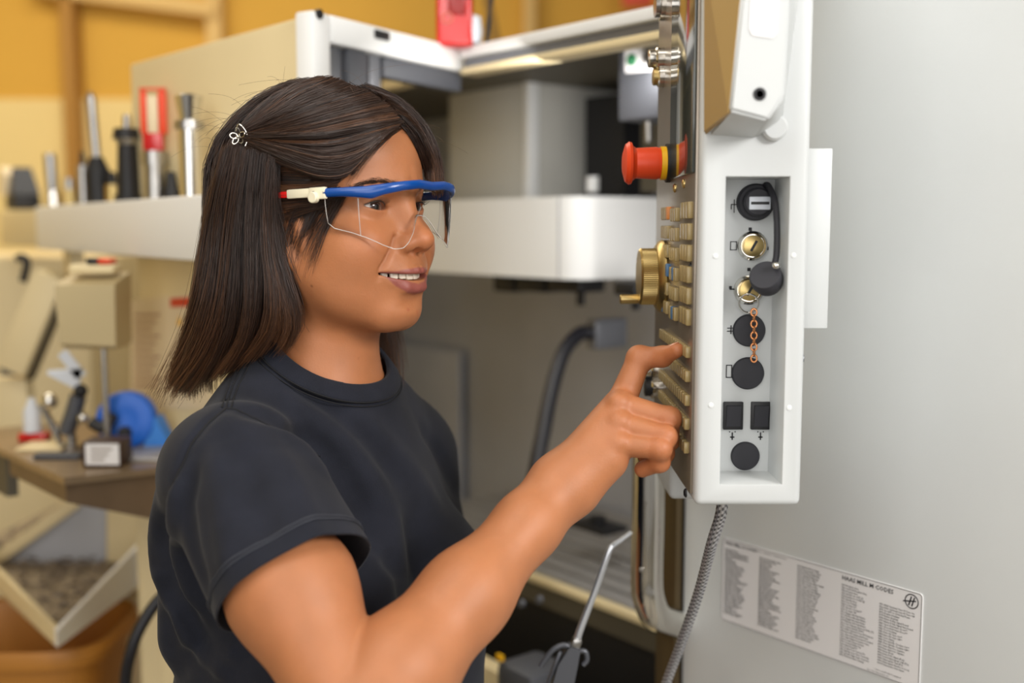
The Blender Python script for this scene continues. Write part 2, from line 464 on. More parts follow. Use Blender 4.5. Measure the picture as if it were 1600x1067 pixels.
# dark gap, button plate and its box at the right
a0, a1 = onW(975, 200, 0.42)[0], onW(915, 200, 0.42)[0]
wbox(MB(), a0, a1, 0.42, 0.5, zAt(940, 308, 0.42), zAt(940, 150, 0.42)).build('shade_block', M['black'], mill)  # black box stands in for the unlit depth of the bay
mb = MB(); mb.cyl(at(926, 300, 1.92), at(926, 276, 1.92), 0.011); mb.build('hose_cap', M['white'], mill)
a0, a1 = onW(1052, 100, 0.16)[0], onW(966, 100, 0.16)[0]
pb = wbox(MB(), a0, a1, 0.16, 0.26, zAt(1000, 186, 0.16), zAt(1000, 52, 0.16), 0.004).build('terminal_box', M['dgrey'], mill)
q = [ray_plane(x, y, m2w(0, 0.158, 0), NN) for x, y in ((975, 58), (1046, 52), (1046, 108), (977, 114))]
plate = MB().poly_prism(q, [p + NN * 0.0015 for p in q]).build('button_plate', M['paper'], mill)
for (x, y, r, mt) in ((988, 94, 0.0085, 'greenink'), (1013, 90, 0.0085, 'steel'), (1036, 88, 0.0075, 'greenink')):
    o = ray_plane(x, y, m2w(0, 0.158, 0), NN); MB().lathe([(0, r), (0.004, r), (0.006, r * 0.7), (0.006, 0.0)], o, -NN, 24).build('button', M[mt], plate)
for (x, y) in ((988, 72), (1012, 69), (1034, 67)):
    o = ray_plane(x, y, m2w(0, 0.158, 0), NN); mb = MB()
    for r_ in range(3): mb.box((-0.006, -0.0006, -0.001 + r_ * 0.004), (0.006, 0.0, 0.001 + r_ * 0.004), np.stack([-U, NN, ZZ], 1), o - NN * 0.0003)
    mb.build('button_caption', M['redink'], plate)
mb = MB(); wbox(mb, onW(1045, 230, 0.30)[0], onW(975, 230, 0.30)[0], 0.34, 0.44, zAt(1000, 300, 0.34), zAt(1000, 190, 0.34)); mb.build('inner_bracket', M['darkinner'], mill)
mb = MB(); mb.cyl(at(1014, 222, 1.62), at(1014, 190, 1.62), 0.006); mb.build('fitting', M['steel'], mill)
# coolant hose with its pale elbow
mb = MB(); mb.tube([at(924, 520, 1.86), at(905, 522, 1.85), at(880, 552, 1.82), at(862, 610, 1.78), at(850, 670, 1.74), at(836, 740, 1.70), at(820, 840, 1.66)], 0.0125, 14, 50); mb.build('coolant_hose', M['hose'], mill)
o = at(934, 522, 1.87); mb = MB(); mb.box((-0.013, -0.015, -0.026), (0.013, 0.06, 0.026), WR3, o, 0.004); mb.build('hose_fitting', M['mgrey'], mill)
# machine table with slots, and the sill in front of it
zT = zAt(930, 830, 0.40)
mb = MB(); b_n, b_f = 0.16, 0.54
aT0, aT1 = onW(1000, 900, 0.16)[0] - 0.12, onW(700, 900, 0.2)[0] + 0.15
wbox(mb, aT0, aT1, b_n, b_f, zT - 0.05, zT - 0.012)
tb = mb.build('work_table', M['table'], mill)
nS = 9
for i in range(nS):
    y0 = b_n + (b_f - b_n) * i / nS; y1 = b_n + (b_f - b_n) * (i + 1) / nS - 0.012
    wbox(MB(), aT0, aT1, y0, y1, zT - 0.012, zT, 0.0015).build('table_rail', M['table'], tb)
mb = MB(); o = at(934, 826, 1.83); mb.box((-0.045, -0.03, 0.0), (0.045, 0.03, 0.010), WR3, o, 0.003); mb.cyl(o, o + ZZ * 0.022, 0.014); mb.build('table_clamp', M['black'], mill)
wbox(MB(), aT0, aT1, b_n - 0.02, b_n - 0.004, zT - 0.014, zT - 0.002, 0.002).build('table_lip', M['cream'], mill)
wbox(MB(), aT0 + 0.05, aT1, b_n - 0.012, b_n, zT - 0.2, zT - 0.050).build('table_apron', M['black'], mill)
mb = MB()
for x in (852, 844):
    pass
for k in range(3):
    o = at(845 - k * 28, 936 + k * 6, 1.56); mb.cyl(o, o - NN * 0.006, 0.006, seg=14)
mb.build('apron_bolts', M['mgrey'], mill)
mb = MB(); o = at(800, 1062, 1.47); mb.box((-0.04, 0, -0.05), (0.04, 0.08, 0.016), WR3, o, 0.012); mb.build('chip_guard', M['dgrey'], mill)
o = at(782, 1027, 1.50); mb = MB(); mb.box((-0.006, -0.004, -0.004), (0.006, 0.002, 0.004), WR3, o); mb.build('tag', M['yellow'], mill)
aS, _ = onW(760, 1055)
wbox(MB(), aE + 0.03, aS + 0.5, 0.0, 0.03, 0.12, zAt(765, 1045), 0.004).build('sill_panel', M['cream'], mill)
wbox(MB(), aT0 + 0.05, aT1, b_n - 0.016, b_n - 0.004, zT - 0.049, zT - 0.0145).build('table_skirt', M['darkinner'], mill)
# dark sliding door edge and the chrome pull
a0, a1 = onW(1067, 850)[0], onW(1036, 850)[0]
door = wbox(MB(), a0, a1, -0.012, 0.0, 0.5, zAt(1050, 700), 0.002).build('door_edge', pmat('bronze_door_edge', (84, 70, 46), 0.35, metal=0.4), mill)
hY = 1.275
mb = MB(); mb.tube([at(1014, 640, hY), at(1014, 700, hY), at(1013, 800, hY), at(1011, 900, hY), at(1014, 935, hY), at(1026, 962, hY + 0.01), at(1052, 974, hY + 0.045)], 0.0195, 20, 60)
mb.build('door_pull', M['chrome'], mill)
o = at(1002, 890, hY - 0.018); MB().lathe([(0, 0.003), (0.002, 0.002), (0.002, 0)], o, (0, -1, 0), 12).build('rivet', M['steel'], mill)
# sheet with the code list
cTL = onW(1130, 839); cBR = onW(1437, 1078)
sx0, sx1, sz0, sz1 = cTL[0], cBR[0], cBR[1], cTL[1]
def rrect(a0, a1, z0, z1, r, b, n=6):
    out = []
    for (ca, cz, s) in ((a1 + r, z1 - r, 0), (a0 - r, z1 - r, 1), (a0 - r, z0 + r, 2), (a1 + r, z0 + r, 3)):
        for k in range(n + 1):
            an = PI / 2 * (s - 0) + PI / 2 * k / n
            out.append(m2w(ca - r * math.cos(an), b, cz + r * math.sin(an)))
    return out
f = rrect(sx0, sx1, sz0, sz1, 0.004, -0.0012); g = rrect(sx0, sx1, sz0, sz1, 0.004, 0.0)
sheet = MB().poly_prism(f, g).build('code_label', M['paper'], mill)
o1 = rrect(sx0 - 0.0006, sx1 + 0.0006, sz0 + 0.0006, sz1 - 0.0006, 0.0036, -0.0016); o2 = rrect(sx0 - 0.0011, sx1 + 0.0011, sz0 + 0.0011, sz1 - 0.0011, 0.0032, -0.0016)
mb = MB(); A = [mb.bm.verts.new(Vector(p)) for p in o1]; B = [mb.bm.verts.new(Vector(p)) for p in o2]
for i in range(len(A)): mb.bm.faces.new((A[i], A[(i + 1) % len(A)], B[(i + 1) % len(A)], B[i]))
mb.build('label_border', M['ink'], sheet)
G1 = """G00 Rapid Motion
G01 Linear Interpolation Motion
G02 CW Interpolation Motion
G03 CCW Interpolation Motion
G04 Dwell
G09 Exact Stop
G10 Set Offsets
G12 CW Circular Pocket
G13 CCW Circular Pocket
G17 XY Plane Selection
G18 ZX Plane Selection
G19 YZ Plane Selection
G20 Inch Selection
G21 Metric Selection
G28 Return to Reference Point
G29 Return from Reference
G31 Skip Function
G35 Auto Tool Diameter
G36 Auto Work Offset
G37 Auto Tool Offset
G40 Cutter Comp Cancel
G41 2D Cutter Comp Left
G42 2D Cutter Comp Right
G43 Tool Length Comp +
G44 Tool Length Comp -
G47 Text Engraving
G49 Tool Length Cancel
G50 Scaling Cancel
G51 Scaling
G52 Work Offset
G53 Machine Coordinate
G54-59 Work Offset"""
G2 = """G60 Uni-directional Position
G61 Exact Stop Mode
G64 G61 Cancel
G65 Macro Call
G68 Rotation
G69 G68 Cancel Rotation
G70 Bolt Hole Circle
G71 Bolt Hole Arc
G72 Bolt Holes Angle
G73 Hi-Speed Peck Drilling
G74 Reverse Tap
G76 Fine Boring
G77 Back Bore
G80 Canned Cycle Cancel
G81 Drill Canned Cycle
G82 Spot Drill Cycle
G83 Normal Peck Drilling
G84 Tapping Cycle
G85 Boring Cycle
G86 Bore and Stop
G87 Bore In Manual Retract
G88 Bore In Dwell Retract
G89 Bore In Dwell Bore Out
G90 Absolute
G91 Incremental
G92 Set Work Coordinates
G93 Inverse Time Feed
G94 Feed Per Minute
G95 Feed Per Revolution
G98 Initial Point Return
G99 R Plane Return
G100 Mirror Image Cancel"""
G3 = """G101 Enable Mirror Image
G102 Programmable Output
G103 Limit Block Buffering
G107 Cylindrical Mapping
G110-129 Work Offset
G136 Auto Work Offset Center
G141 3D+ Cutter Comp
G143 5-Axis Tool Length
G150 General Pocket Milling
G153 5-Axis Hi-Speed Peck
G154 Select Work Offset
G155 5-Axis Reverse Tap
G161 5-Axis Drill Cycle
G162 5-Axis Spot Drill
G163 5-Axis Normal Peck
G164 5-Axis Tapping
G165 5-Axis Boring
G166 5-Axis Bore Stop
G169 5-Axis Bore Dwell
G174 CCW Rigid Tap
G184 CW Rigid Tap
G187 Set Smoothness
G188 Get Program PST
G234 Tool Center Control
G254 Dynamic Work Offset
G255 Cancel Dynamic
G266 Visible Linear"""
M1 = """M00 Program Stop
M01 Optional Program Stop
M02 Program End
M03 Spindle On CW (S)
M04 Spindle On CCW (S)
M05 Spindle Stop
M06 Tool Change
M08 Coolant On
M07 Shower Coolant**
M09 Coolant Off
M10 Engage 4th Axis Brake
M11 Release 4th Axis Brake
M12 Engage 5th Axis Brake
M13 Release 5th Axis Brake
M16 Tool Change (Same as M06) (T)
M19 Orient Spindle (P,R*)
M21-M28 Optional User M Function
M30 End of Program and Reset
M31 Chip Auger/Conveyor Forward
M33 Chip Auger/Conveyor Stop
M34 Coolant Spigot Down
M35 Coolant Spigot Up
M36 Pallet Rotate**
M39 Rotate Tool Turret (T)
M41 Spindle Low Gear Override
M42 Spindle High Gear Override
M50 Perform Pallet Change"""
M2 = """M51-M58 Optional User M Turn On
M61-M68 Optional User M Turn Off
M75 Set G35 or G136 Ref Point
M76 Disable Displays
M77 Enable Displays
M78 Alarm If Skip Signal Found
M79 Alarm If Skip Signal Not Found
M80 Open Automatic Door**
M81 Close Automatic Door**
M82 Tool Unclamp
M83 Auto Air Gun On**
M84 Auto Air Gun Off**
M86 Tool Clamp
M88 Thru Spindle Coolant On**
M89 Thru Spindle Coolant Off**
M93 Start Axis Pos Capture
M94 Stop Axis Pos Capture
M95 Sleep Mode
M96 Jump If No Signal (P,Q)
M97 Local Subprogram Call (P,L)
M98 Subprogram Call (P,L)
M99 Subprogram Return or Loop
M109 Interactive User Input"""
EX = -U
LW, LH = sx0 - sx1, sz1 - sz0
def on_label(fx, fy, body, size, line, name, wmax=None, bold=0.0):
    me = text_mesh(body, size, line, name, bold)
    s = 1.0
    if wmax:
        w = max(v.co.x for v in me.vertices); s = min(1.0, wmax * LW / w)
    place_mesh(me, m2w(sx0 - fx * LW, -0.0017, sz1 - fy * LH), EX, ZZ, sx=s)
    return link(name, me, M['ink'], sheet)
sz = 0.0027
on_label(0.018, 0.065, 'HAAS MILL G CODES', 0.0052, 1, 'label_heading', 0.18, 0.00009)
on_label(0.20, 0.05, 'Note: * Optional  ** Default  Modal', 0.0028, 1, 'label_note', 0.2)
for fx, fy, tx, wm in ((0.018, 0.115, G1, 0.17), (0.212, 0.10, G2, 0.19), (0.415, 0.065, G3, 0.20)):
    n_ = tx.count('\n') + 1
    on_label(fx, fy + 0.02, tx, sz, (0.985 - fy - 0.07) * LH / n_ / sz * 1.0, 'label_text', wm, 0.00006)
on_label(0.638, 0.085, 'HAAS MILL M CODES', 0.0066, 1, 'label_heading', 0.24, 0.00010)
n_ = M1.count('\n') + 1; on_label(0.638, 0.15, M1, sz, 0.80 * LH / n_ / sz, 'label_text', 0.165, 0.00003)
n_ = M2.count('\n') + 1; on_label(0.815, 0.235, M2, sz, 0.66 * LH / n_ / sz, 'label_text', 0.172, 0.00003)
on_label(0.80, 0.945, '* turns on/off only if equipped', 0.0026, 1, 'label_note', 0.18)
on_label(0.77, 0.975, 'Rev.  Haas Automation, Inc.', 0.0023, 1, 'label_note', 0.18)
# round H emblem
lo = m2w(sx0 - 0.955 * LW, -0.0018, sz1 - 0.105 * LH); mb = MB(); Rl = np.stack([EX, -NN, ZZ], 1); rr = 0.0078
for i in range(40):
    a_, b_ = 2 * PI * i / 40, 2 * PI * (i + 1) / 40
    mb.quad([lo + Rl @ np.array([r * math.cos(t), 0, r * math.sin(t)]) for r, t in ((rr, a_), (rr, b_), (rr * 0.86, b_), (rr * 0.86, a_))])
def strk(p, q, w):
    p = np.array(p); q = np.array(q); d = (q - p) / np.linalg.norm(q - p); n_ = np.array([-d[1], d[0]]) * w
    mb.quad([lo + Rl @ np.array([k[0] * rr, -0.0001, k[1] * rr]) for k in (p + n_, q + n_, q - n_, p - n_)])
strk((-0.42, -0.62), (-0.05, 0.66), 0.09); strk((0.02, -0.66), (0.40, 0.62), 0.09); strk((-1.25, -0.22), (0.62, 0.16), 0.085)
mb.build('label_emblem', M['ink'], sheet)

# open bay corner at the left: white framed door leaf turned outward
A3 = at(488, 15, 1.40); zA = A3[2]
dB = None
for yy in np.linspace(1.4, 2.2, 801):
    q = at(726, 76, yy)
    if q[2] <= zA or False: pass
    if abs(q[2] - zA) < 0.0006: dB = q; break
B3 = dB if dB is not None else at(726, 76, 1.70)
DX = (B3 - A3); DX[2] = 0; DLn = np.linalg.norm(DX); DX /= DLn; DN = np.cross(ZZ, DX)     # DN: away to the left/back
if DN[1] < 0: DN = -DN
DR = np.stack([DX, DN, ZZ], 1)
leaf = empty('open_machine_door', tuple(A3 * np.array([1, 1, 0])), 'white framed door leaf with grey gasket strips above the woman\'s head', 'machine door')
def onD(px, py):
    p = ray_plane(px, py, A3, DN); return float((p - A3) @ DX), float(p[2])
def dbox(mb, x0, x1, z0, z1, t0, t1, bev=0.002): return mb.box((x0, t0, z0), (x1, t1, z1), DR, A3 * np.array([1, 1, 0]), bev)
x515 = onD(517, 60)[0]; zr = onD(600, 62)[1]
dbox(MB(), 0, x515, 0.45, zA, 0, 0.03, 0.004).build('stile', M['white'], leaf)
dbox(MB(), x515 + 0.0005, DLn, zA - 0.036, zA, 0, 0.03, 0.004).build('top_rail', M['white'], leaf)
zg = zA - 0.037
for (xa, xb, t, mt) in ((519, 545, 0.012, 'mgrey'), (548, 578, 0.004, 'dgrey'), (586, 604, 0.010, 'mgrey')):
    dbox(MB(), onD(xa, 80)[0], onD(xb, 80)[0], 0.45, zg, t, t + 0.02).build('gasket_strip', M[mt], leaf)
dbox(MB(), onD(605, 80)[0], DLn, zg - 0.028, zg, 0.006, 0.024).build('top_gasket', M['dgrey'], leaf)
mb = MB(); o = ray_plane(498, 22, A3, DN) - DN * 0.003; mb.cyl(o, o + DN * 0.006, 0.006); mb.build('hinge_pin', M['black'], leaf)
o = ray_plane(596, 55, A3, DN) - DN * 0.003; mb = MB(); mb.box((-0.016, 0, -0.006), (0.016, 0.006, 0.006), DR, o, 0.002); mb.build('latch', M['black'], leaf)
# tan light bar slung across the bay behind
p0 = at(606, 134, 1.95); p1 = at(756, 96, 1.70)
mb = MB(); R = rot_to(p1 - p0); L = np.linalg.norm(p1 - p0); mb.box((0, -0.015, -0.009), (L, 0.015, 0.009), R, p0, 0.003); mb.build('cable_duct', M['cream'], mill)
o = at(691, 104, 1.78); MB().ball(o, (0.013, 0.013, 0.012)).build('sensor_head', M['bottle'], mill)
# red signal box on top
rb = at(711, 75, 1.66); red = empty('red_warning_box', tuple(rb), 'glossy red box with a round button standing on the machine top', 'warning box')
mb = MB(); mb.box((-0.027, -0.02, 0.0), (0.027, 0.03, 0.10), None, rb, 0.006, 3); mb.build('housing', M['red'], red)
MB().box((-0.009, -0.024, 0.045), (0.017, -0.019, 0.095), None, rb, 0.002).build('button_recess', pmat('dark_red', (150, 20, 12), 0.3), red)
MB().torus(rb + np.array([-0.010, -0.0225, 0.040]), (0, 1, 0), 0.0075, 0.0014).build('button_ring', pmat('red_ring', (226, 120, 100), 0.3), red)
mb = MB(); mb.tube([rb + np.array([0.025, 0.0, 0.012]), rb + np.array([0.045, 0, 0.004]), rb + np.array([0.05, 0, 0.04]), rb + np.array([0.06, 0.01, 0.11])], 0.0035, 8); tag(mb.build('black_cable', M['black']), 'black cable rising beside the red warning box', 'cable')
o = at(737, 40, 1.66); mb = MB(); mb.lathe([(-0.026, 0.014), (-0.01, 0.017), (0.012, 0.014), (0.018, 0.0)], o, (0, 0, 1)); tag(mb.build('white_plug', M['bottle']), 'white plastic plug beside the red warning box', 'plug')
# left panel of the machine beyond the leaf
F3 = at(205, 95, 1.78); P3 = np.array([A3[0], A3[1], 0]); Q3 = np.array([F3[0], F3[1], 0]) + np.array([-0.02, 0.05, 0]); PX = (Q3 - P3); PL = np.linalg.norm(PX); PX /= PL; PN = np.array([-PX[1], PX[0], 0]); PN = PN if PN[1] > 0 else -PN
PR = np.stack([PX, PN, ZZ], 1)
panel_l = tag(MB().box((0.012, 0.0, 0.12), (PL, 0.03, zA - 0.004), PR, P3, 0.005).build('side_cabinet', M['cream']), 'tall cream sheet metal cabinet side behind the tool shelf', 'cabinet')
def onP(px, py, off=0.0): return ray_plane(px, py, P3 - PN * off, PN)
# notice sheet
n4 = [onP(204, 470, 0.001), onP(330, 455, 0.001), onP(330, 640, 0.001), onP(204, 640, 0.001)]
mbn = MB().poly_prism(n4, [p + PN * 0.001 for p in n4]); notice = tag(mbn.build('notice_sheet', M['notice']), 'pale printed notice with a red heading taped under the shelf', 'notice')
mb = MB(); q = [onP(266, 466, 0.0016), onP(330, 462, 0.0016), onP(330, 478, 0.0016), onP(266, 480, 0.0016)]; mb.quad(q); mb.build('red_heading', M['redink'], notice)
mb = MB()
for (x0, y0, x1, y1) in [(210, 490 + 11 * k, 250 - (k % 3) * 6, 496 + 11 * k) for k in range(11)]:
    mb.quad([onP(x0, y0, 0.0016), onP(x1, y0, 0.0016), onP(x1, y0 + 4, 0.0016), onP(x0, y0 + 4, 0.0016)])
mb.build('printed_lines', pmat('faded_print', (176, 140, 116), 0.7), notice)
mb = MB(); c_ = onP(276, 508, 0.0016); c2 = onP(285, 508, 0.0016); c3 = onP(280, 492, 0.0016); mb.bm.faces.new([mb.bm.verts.new(Vector(v)) for v in (c_, c2, c3)]); mb.build('yellow_warning_mark', M['yellow'], notice)
# ------------------------------------------------------------------ control pendant
PXl, PXr, PY0, PY1 = 0.1593, 0.2522, 0.930, 1.190
zb = at(1088, 791, PY0)[2]; zt_ = 1.86
pend = empty('control_pendant', (0.205, 1.06, zb), 'white control pendant with keypad, jog wheel and side socket panel under her fingertip', 'control panel')
rx0, rx1 = 0.1812, 0.2352
rz1 = at(1180, 276, PY0)[2]; rz0 = at(1165, 757, PY0)[2]; RY = PY0 + 0.053
bm = bmesh.new(); v = lambda *p: bm.verts.new(Vector(p))
o_ = [v(PXl, PY0, zb), v(PXr, PY0, zb), v(PXr, PY0, zt_), v(PXl, PY0, zt_)]
k_ = [v(PXl, PY1, zb), v(PXr, PY1, zb), v(PXr, PY1, zt_), v(PXl, PY1, zt_)]
h_ = [v(rx0, PY0, rz0), v(rx1, PY0, rz0), v(rx1, PY0, rz1), v(rx0, PY0, rz1)]
r_ = [v(rx0, RY, rz0), v(rx1, RY, rz0), v(rx1, RY, rz1), v(rx0, RY, rz1)]
for i in range(4):
    j = (i + 1) % 4
    bm.faces.new((o_[i], o_[j], h_[j], h_[i])); bm.faces.new((h_[i], h_[j], r_[j], r_[i])); bm.faces.new((o_[j], o_[i], k_[i], k_[j]))
bm.faces.new(r_); bm.faces.new(k_[::-1])
bmesh.ops.recalc_face_normals(bm, faces=bm.faces)
outer = [e for e in bm.edges if (e.verts[0] in o_ and e.verts[1] in o_) or (e.verts[0] in o_ and e.verts[1] in k_) or (e.verts[1] in o_ and e.verts[0] in k_)]
hole = [e for e in bm.edges if e.verts[0] in h_ and e.verts[1] in h_]
bmesh.ops.bevel(bm, geom=outer, offset=0.006, segments=4, affect='EDGES', profile=0.5)
bmesh.ops.bevel(bm, geom=[e for e in hole if e.is_valid], offset=0.0012, segments=2, affect='EDGES', profile=0.5)
for f in bm.faces: f.smooth = True
for e in bm.edges:
    if len(e.link_faces) == 2 and e.calc_face_angle(0) > 0.7: e.smooth = False
me = bpy.data.meshes.new('shell'); bm.to_mesh(me); bm.free(); shell = link('shell', me, M['pwhite'], pend)
# face plate on the keypad side, thin and metallic
zf0 = at(1085, 776, PY0)[2]
MB().box((PXl - 0.0025, PY0 + 0.010, zf0), (PXl + 0.001, PY1, zt_), bev=0.0008).build('face_plate', M['faceplate'], pend)
zs = at(1052, 280, 1.075)[2]
MB().box((PXl - 0.0050, PY0 + 0.012, zs), (PXl - 0.0027, 1.078, zt_), bev=0.0006).build('screen_bezel', M['screen'], pend)
XF = PXl - 0.0025
# keys
def key_mesh(dy, dz, h=0.0042):
    mb = MB(); mb.box((-h, -dy / 2, -dz / 2), (0.0004, dy / 2, dz / 2), bev=0.0011, seg=2); return mb.mesh('key')
KM = {}
def key(y, z, dy, dz, mat):
    kk = (round(dy, 4), round(dz, 4), mat)
    if kk not in KM:
        KM[kk] = key_mesh(dy, dz); KM[kk].materials.append(M[mat])
    link('key', KM[kk], None, pend, loc=(XF, y, z))
zk1 = at(1077, 329, 0.98)[2]; zk0 = at(1077, 492, 0.98)[2]
for r in range(6):
    z = zk1 + (zk0 - zk1) * r / 5
    for i in range(4): key(1.083 + i * 0.0125, z - 0.001, 0.0098, 0.0128, ('key_blue' if (r + i) % 4 == 3 and r > 2 else 'key_orange' if (r == 0 and i == 0) else 'key_tan'))
    for i in range(3): key(1.028 + i * 0.0135, z - 0.003, 0.0105, 0.0128, ('key_blue' if (r in (3, 5) and i == 1) else 'key_tan'))
    for i in range(3): key(0.957 + i * 0.0155, z, 0.0138, 0.0146, 'key_tan')
zq1 = at(1077, 545, 0.98)[2]; zq0 = at(1077, 690, 0.98)[2]
for r in range(5):
    z = zq1 + (zq0 - zq1) * r / 4
    for i in range(14): key(0.955 + i * 0.0128, z, 0.0100, 0.0100, 'key_tan')
# jog wheel
jo = np.array([XF, 1.125, at(1030, 432, 1.125)[2]])
jog = MB().lathe([(-0.0005, 0.037), (0.002, 0.038), (0.006, 0.036), (0.009, 0.032), (0.010, 0.0)], jo, (-1, 0, 0), 64).build('jog_wheel', M['brass'], pend)
MB().lathe([(0.009, 0.024), (0.0095, 0.0285), (0.024, 0.0285), (0.026, 0.0265), (0.026, 0.0)], jo, (-1, 0, 0), 180, wob=0.022).build('knurled_rim', M['brass'], jog)
MB().lathe([(0.025, 0.0045), (0.027, 0.0050), (0.044, 0.0050), (0.045, 0.004), (0.045, 0.0)], jo + np.array([0, 0.002, -0.0235]), (-1, 0, 0), 20).build('crank_handle', M['brass'], jog)
# emergency stop
eo = np.array([XF, 1.092, at(1000, 255, 1.092)[2]])
es = MB().lathe([(0.010, 0.0150), (0.014, 0.0160), (0.034, 0.0150), (0.037, 0.0172), (0.0385, 0.0205), (0.041, 0.0212), (0.0445, 0.0185), (0.0470, 0.010), (0.0476, 0.0)], eo, (-1, 0, 0), 40).build('emergency_stop', M['estop'], pend)
MB().lathe([(0.0045, 0.0165), (0.0098, 0.0165), (0.0098, 0.0)], eo, (-1, 0, 0), 40).build('yellow_collar', M['yellow'], es)
MB().lathe([(-0.001, 0.0190), (0.0042, 0.0190), (0.0044, 0.0)], eo, (-1, 0, 0), 40).build('black_base', M['black'], es)
# chrome push buttons
def chrome_btn(y, px, py, r, L, mat):
    o = np.array([XF, y, at(px, py, y)[2]])
    b = MB().lathe([(-0.0005, r), (L * 0.45, r), (L * 0.55, r * 0.86), (L * 0.55, 0.0)], o, (-1, 0, 0), 32).build('push_button', M['chrome'], pend)
    MB().lathe([(L * 0.5, r * 0.78), (L * 0.95, r * 0.78), (L, r * 0.68), (L, 0.0)], o, (-1, 0, 0), 32).build('button_cap', M[mat], b)
chrome_btn(1.150, 1040, 92, 0.0120, 0.016, 'chrome'); chrome_btn(1.150, 1042, 120, 0.0115, 0.011, 'brass')
chrome_btn(1.165, 1033, 580, 0.0115, 0.014, 'chrome'); chrome_btn(1.160, 1033, 606, 0.0115, 0.014, 'black')
chrome_btn(1.150, 1043, 8, 0.0160, 0.010, 'steel')
for (x, y, Y, mt) in ((1058, 294, 1.055, 'brass'), (1073, 287, 1.000, 'brass'), (1059, 712, 1.045, 'black'), (1090, 56, 0.948, 'black'), (1087, 418, 0.955, 'black'), (1078, 770, 0.960, 'black')):
    o = np.array([XF, Y, at(x, y, Y)[2]]); MB().lathe([(-0.0002, 0.0042), (0.0012, 0.0040), (0.0022, 0.0025), (0.0022, 0.0)], o, (-1, 0, 0), 18).build('screw', M[mt], pend)
# screen hood cheek standing out at the top
fr = [at(1166, -70, 0.868), at(1140, 172, 0.868), at(1200, 188, 0.868), at(1226, 150, 0.868), at(1236, -70, 0.868)]
bk = [at(1106, -70, PY0 + 0.002), at(1106, 212, PY0 + 0.002), at(1180, 216, PY0 + 0.002), at(1222, 190, PY0 + 0.002), at(1256, -70, PY0 + 0.002)]
mb = MB().poly_prism(fr, bk); bmesh.ops.bevel(mb.bm, geom=list(mb.bm.edges), offset=0.0022, segments=2, affect='EDGES'); hood = mb.build('hood_cheek', M['pwhite'], pend, angle=0.9)
def on_hood(px, py): 
    n = np.cross(fr[1] - fr[0], fr[4] - fr[0]); n /= np.linalg.norm(n); n = n if n[1] < 0 else -n
    return ray_plane(px, py, fr[0], n), n
o, n = on_hood(1187, 147); MB().lathe([(0, 0.0052), (0.001, 0.0050), (0.0012, 0.003), (-0.001, 0.0028), (-0.001, 0.0)], o, n, 20).build('socket_screw', M['black'], hood)
q = [on_hood(x, y)[0] + n * 0.0008 for x, y in ((1176, -60), (1170, 46), (1176, 56), (1206, 60), (1214, 52), (1218, -60))]
pl = MB().poly_prism(q, [p - n * 0.001 for p in q]).build('hood_label', M['paper'], hood)
# inner hood lip seen tan between cheek and face plate
MB().poly_prism([at(1100, -70, 0.915), at(1100, 205, 0.925), at(1138, 176, 0.869), at(1163, -70, 0.869)], [at(1103, -70, 0.926), at(1103, 210, 0.930), at(1142, 178, 0.876), at(1168, -70, 0.876)]).build('hood_lining', M['tan'], pend)
o = at(1208, 200, PY0); MB().lathe([(-0.002, 0.011), (0.006, 0.011), (0.008, 0.009), (0.008, 0)], o, (0, -1, 0), 28).build('hood_pivot', M['pwhite'], pend)
# mounting plate behind the right edge
p0 = at(1262, 232, 0.955); p1 = at(1298, 513, 0.955)
MB().box((0.2480, 0.952, p1[2]), (at(1297, 380, 0.952)[0], 0.960, p0[2]), bev=0.0012).build('mount_plate', M['pwhite'], pend)
MB().box((0.20, 1.06, zb - 0.0), (0.25, 1.12, zb + 0.02)).build('arm_boss', M['pwhite'], pend)
z74 = at(1040, 748, 1.195)[2]
MB().box((0.1625, 1.10, z74), (0.235, 1.205, zb + 0.03), bev=0.006, seg=3).build('lower_housing', M['pwhite'], pend)
o = at(1262, 558, 0.96); MB().lathe([(0, 0.004), (0.004, 0.0035), (0.004, 0)], np.array([PXr, 0.95, o[2]]), (1, 0, 0), 16).build('side_screw', M['mgrey'], pend)
for (x, y) in ((1118, 400), (1240, 399), (1111, 633), (1233, 637)):
    o = at(x, y, PY0); MB().lathe([(-0.0005, 0.0024), (0.0006, 0.0022), (0.0008, 0.001), (0.0008, 0)], o, (0, -1, 0), 14).build('countersunk_screw', M['panel'], pend)
# things in the recess
def rec(px, py): return at(px, py, RY)
back = pend
def plug(px, py, r, name='blank_plug'):
    return MB().lathe([(-0.0005, r * 1.0), (0.0015, r), (0.003, r * 0.93), (0.0034, r * 0.6), (0.0034, 0)], rec(px, py), (0, -1, 0), 40).build(name, M['rubber'], pend)
plug(1170, 516, 0.0148); plug(1168, 583, 0.0148); plug(1164, 712, 0.0132)
us = MB().lathe([(-0.0005, 0.0165), (0.006, 0.0165), (0.008, 0.0150), (0.008, 0.0125), (0.0145, 0.0125), (0.016, 0.0110), (0.016, 0.0)], rec(1179, 316), (0, -1, 0), 32).build('usb_socket', M['rubber'], pend)
o = rec(1181, 318) + np.array([0, -0.0165, 0]); MB().box((-0.0095, -0.0006, -0.0058), (0.0095, 0.002, 0.0058), None, o, 0.001).build('usb_port', M['bottle'], us)
MB().box((-0.0080, -0.0012, -0.0012), (0.0080, -0.0004, 0.0012), None, o).build('usb_tongue', M['black'], us)
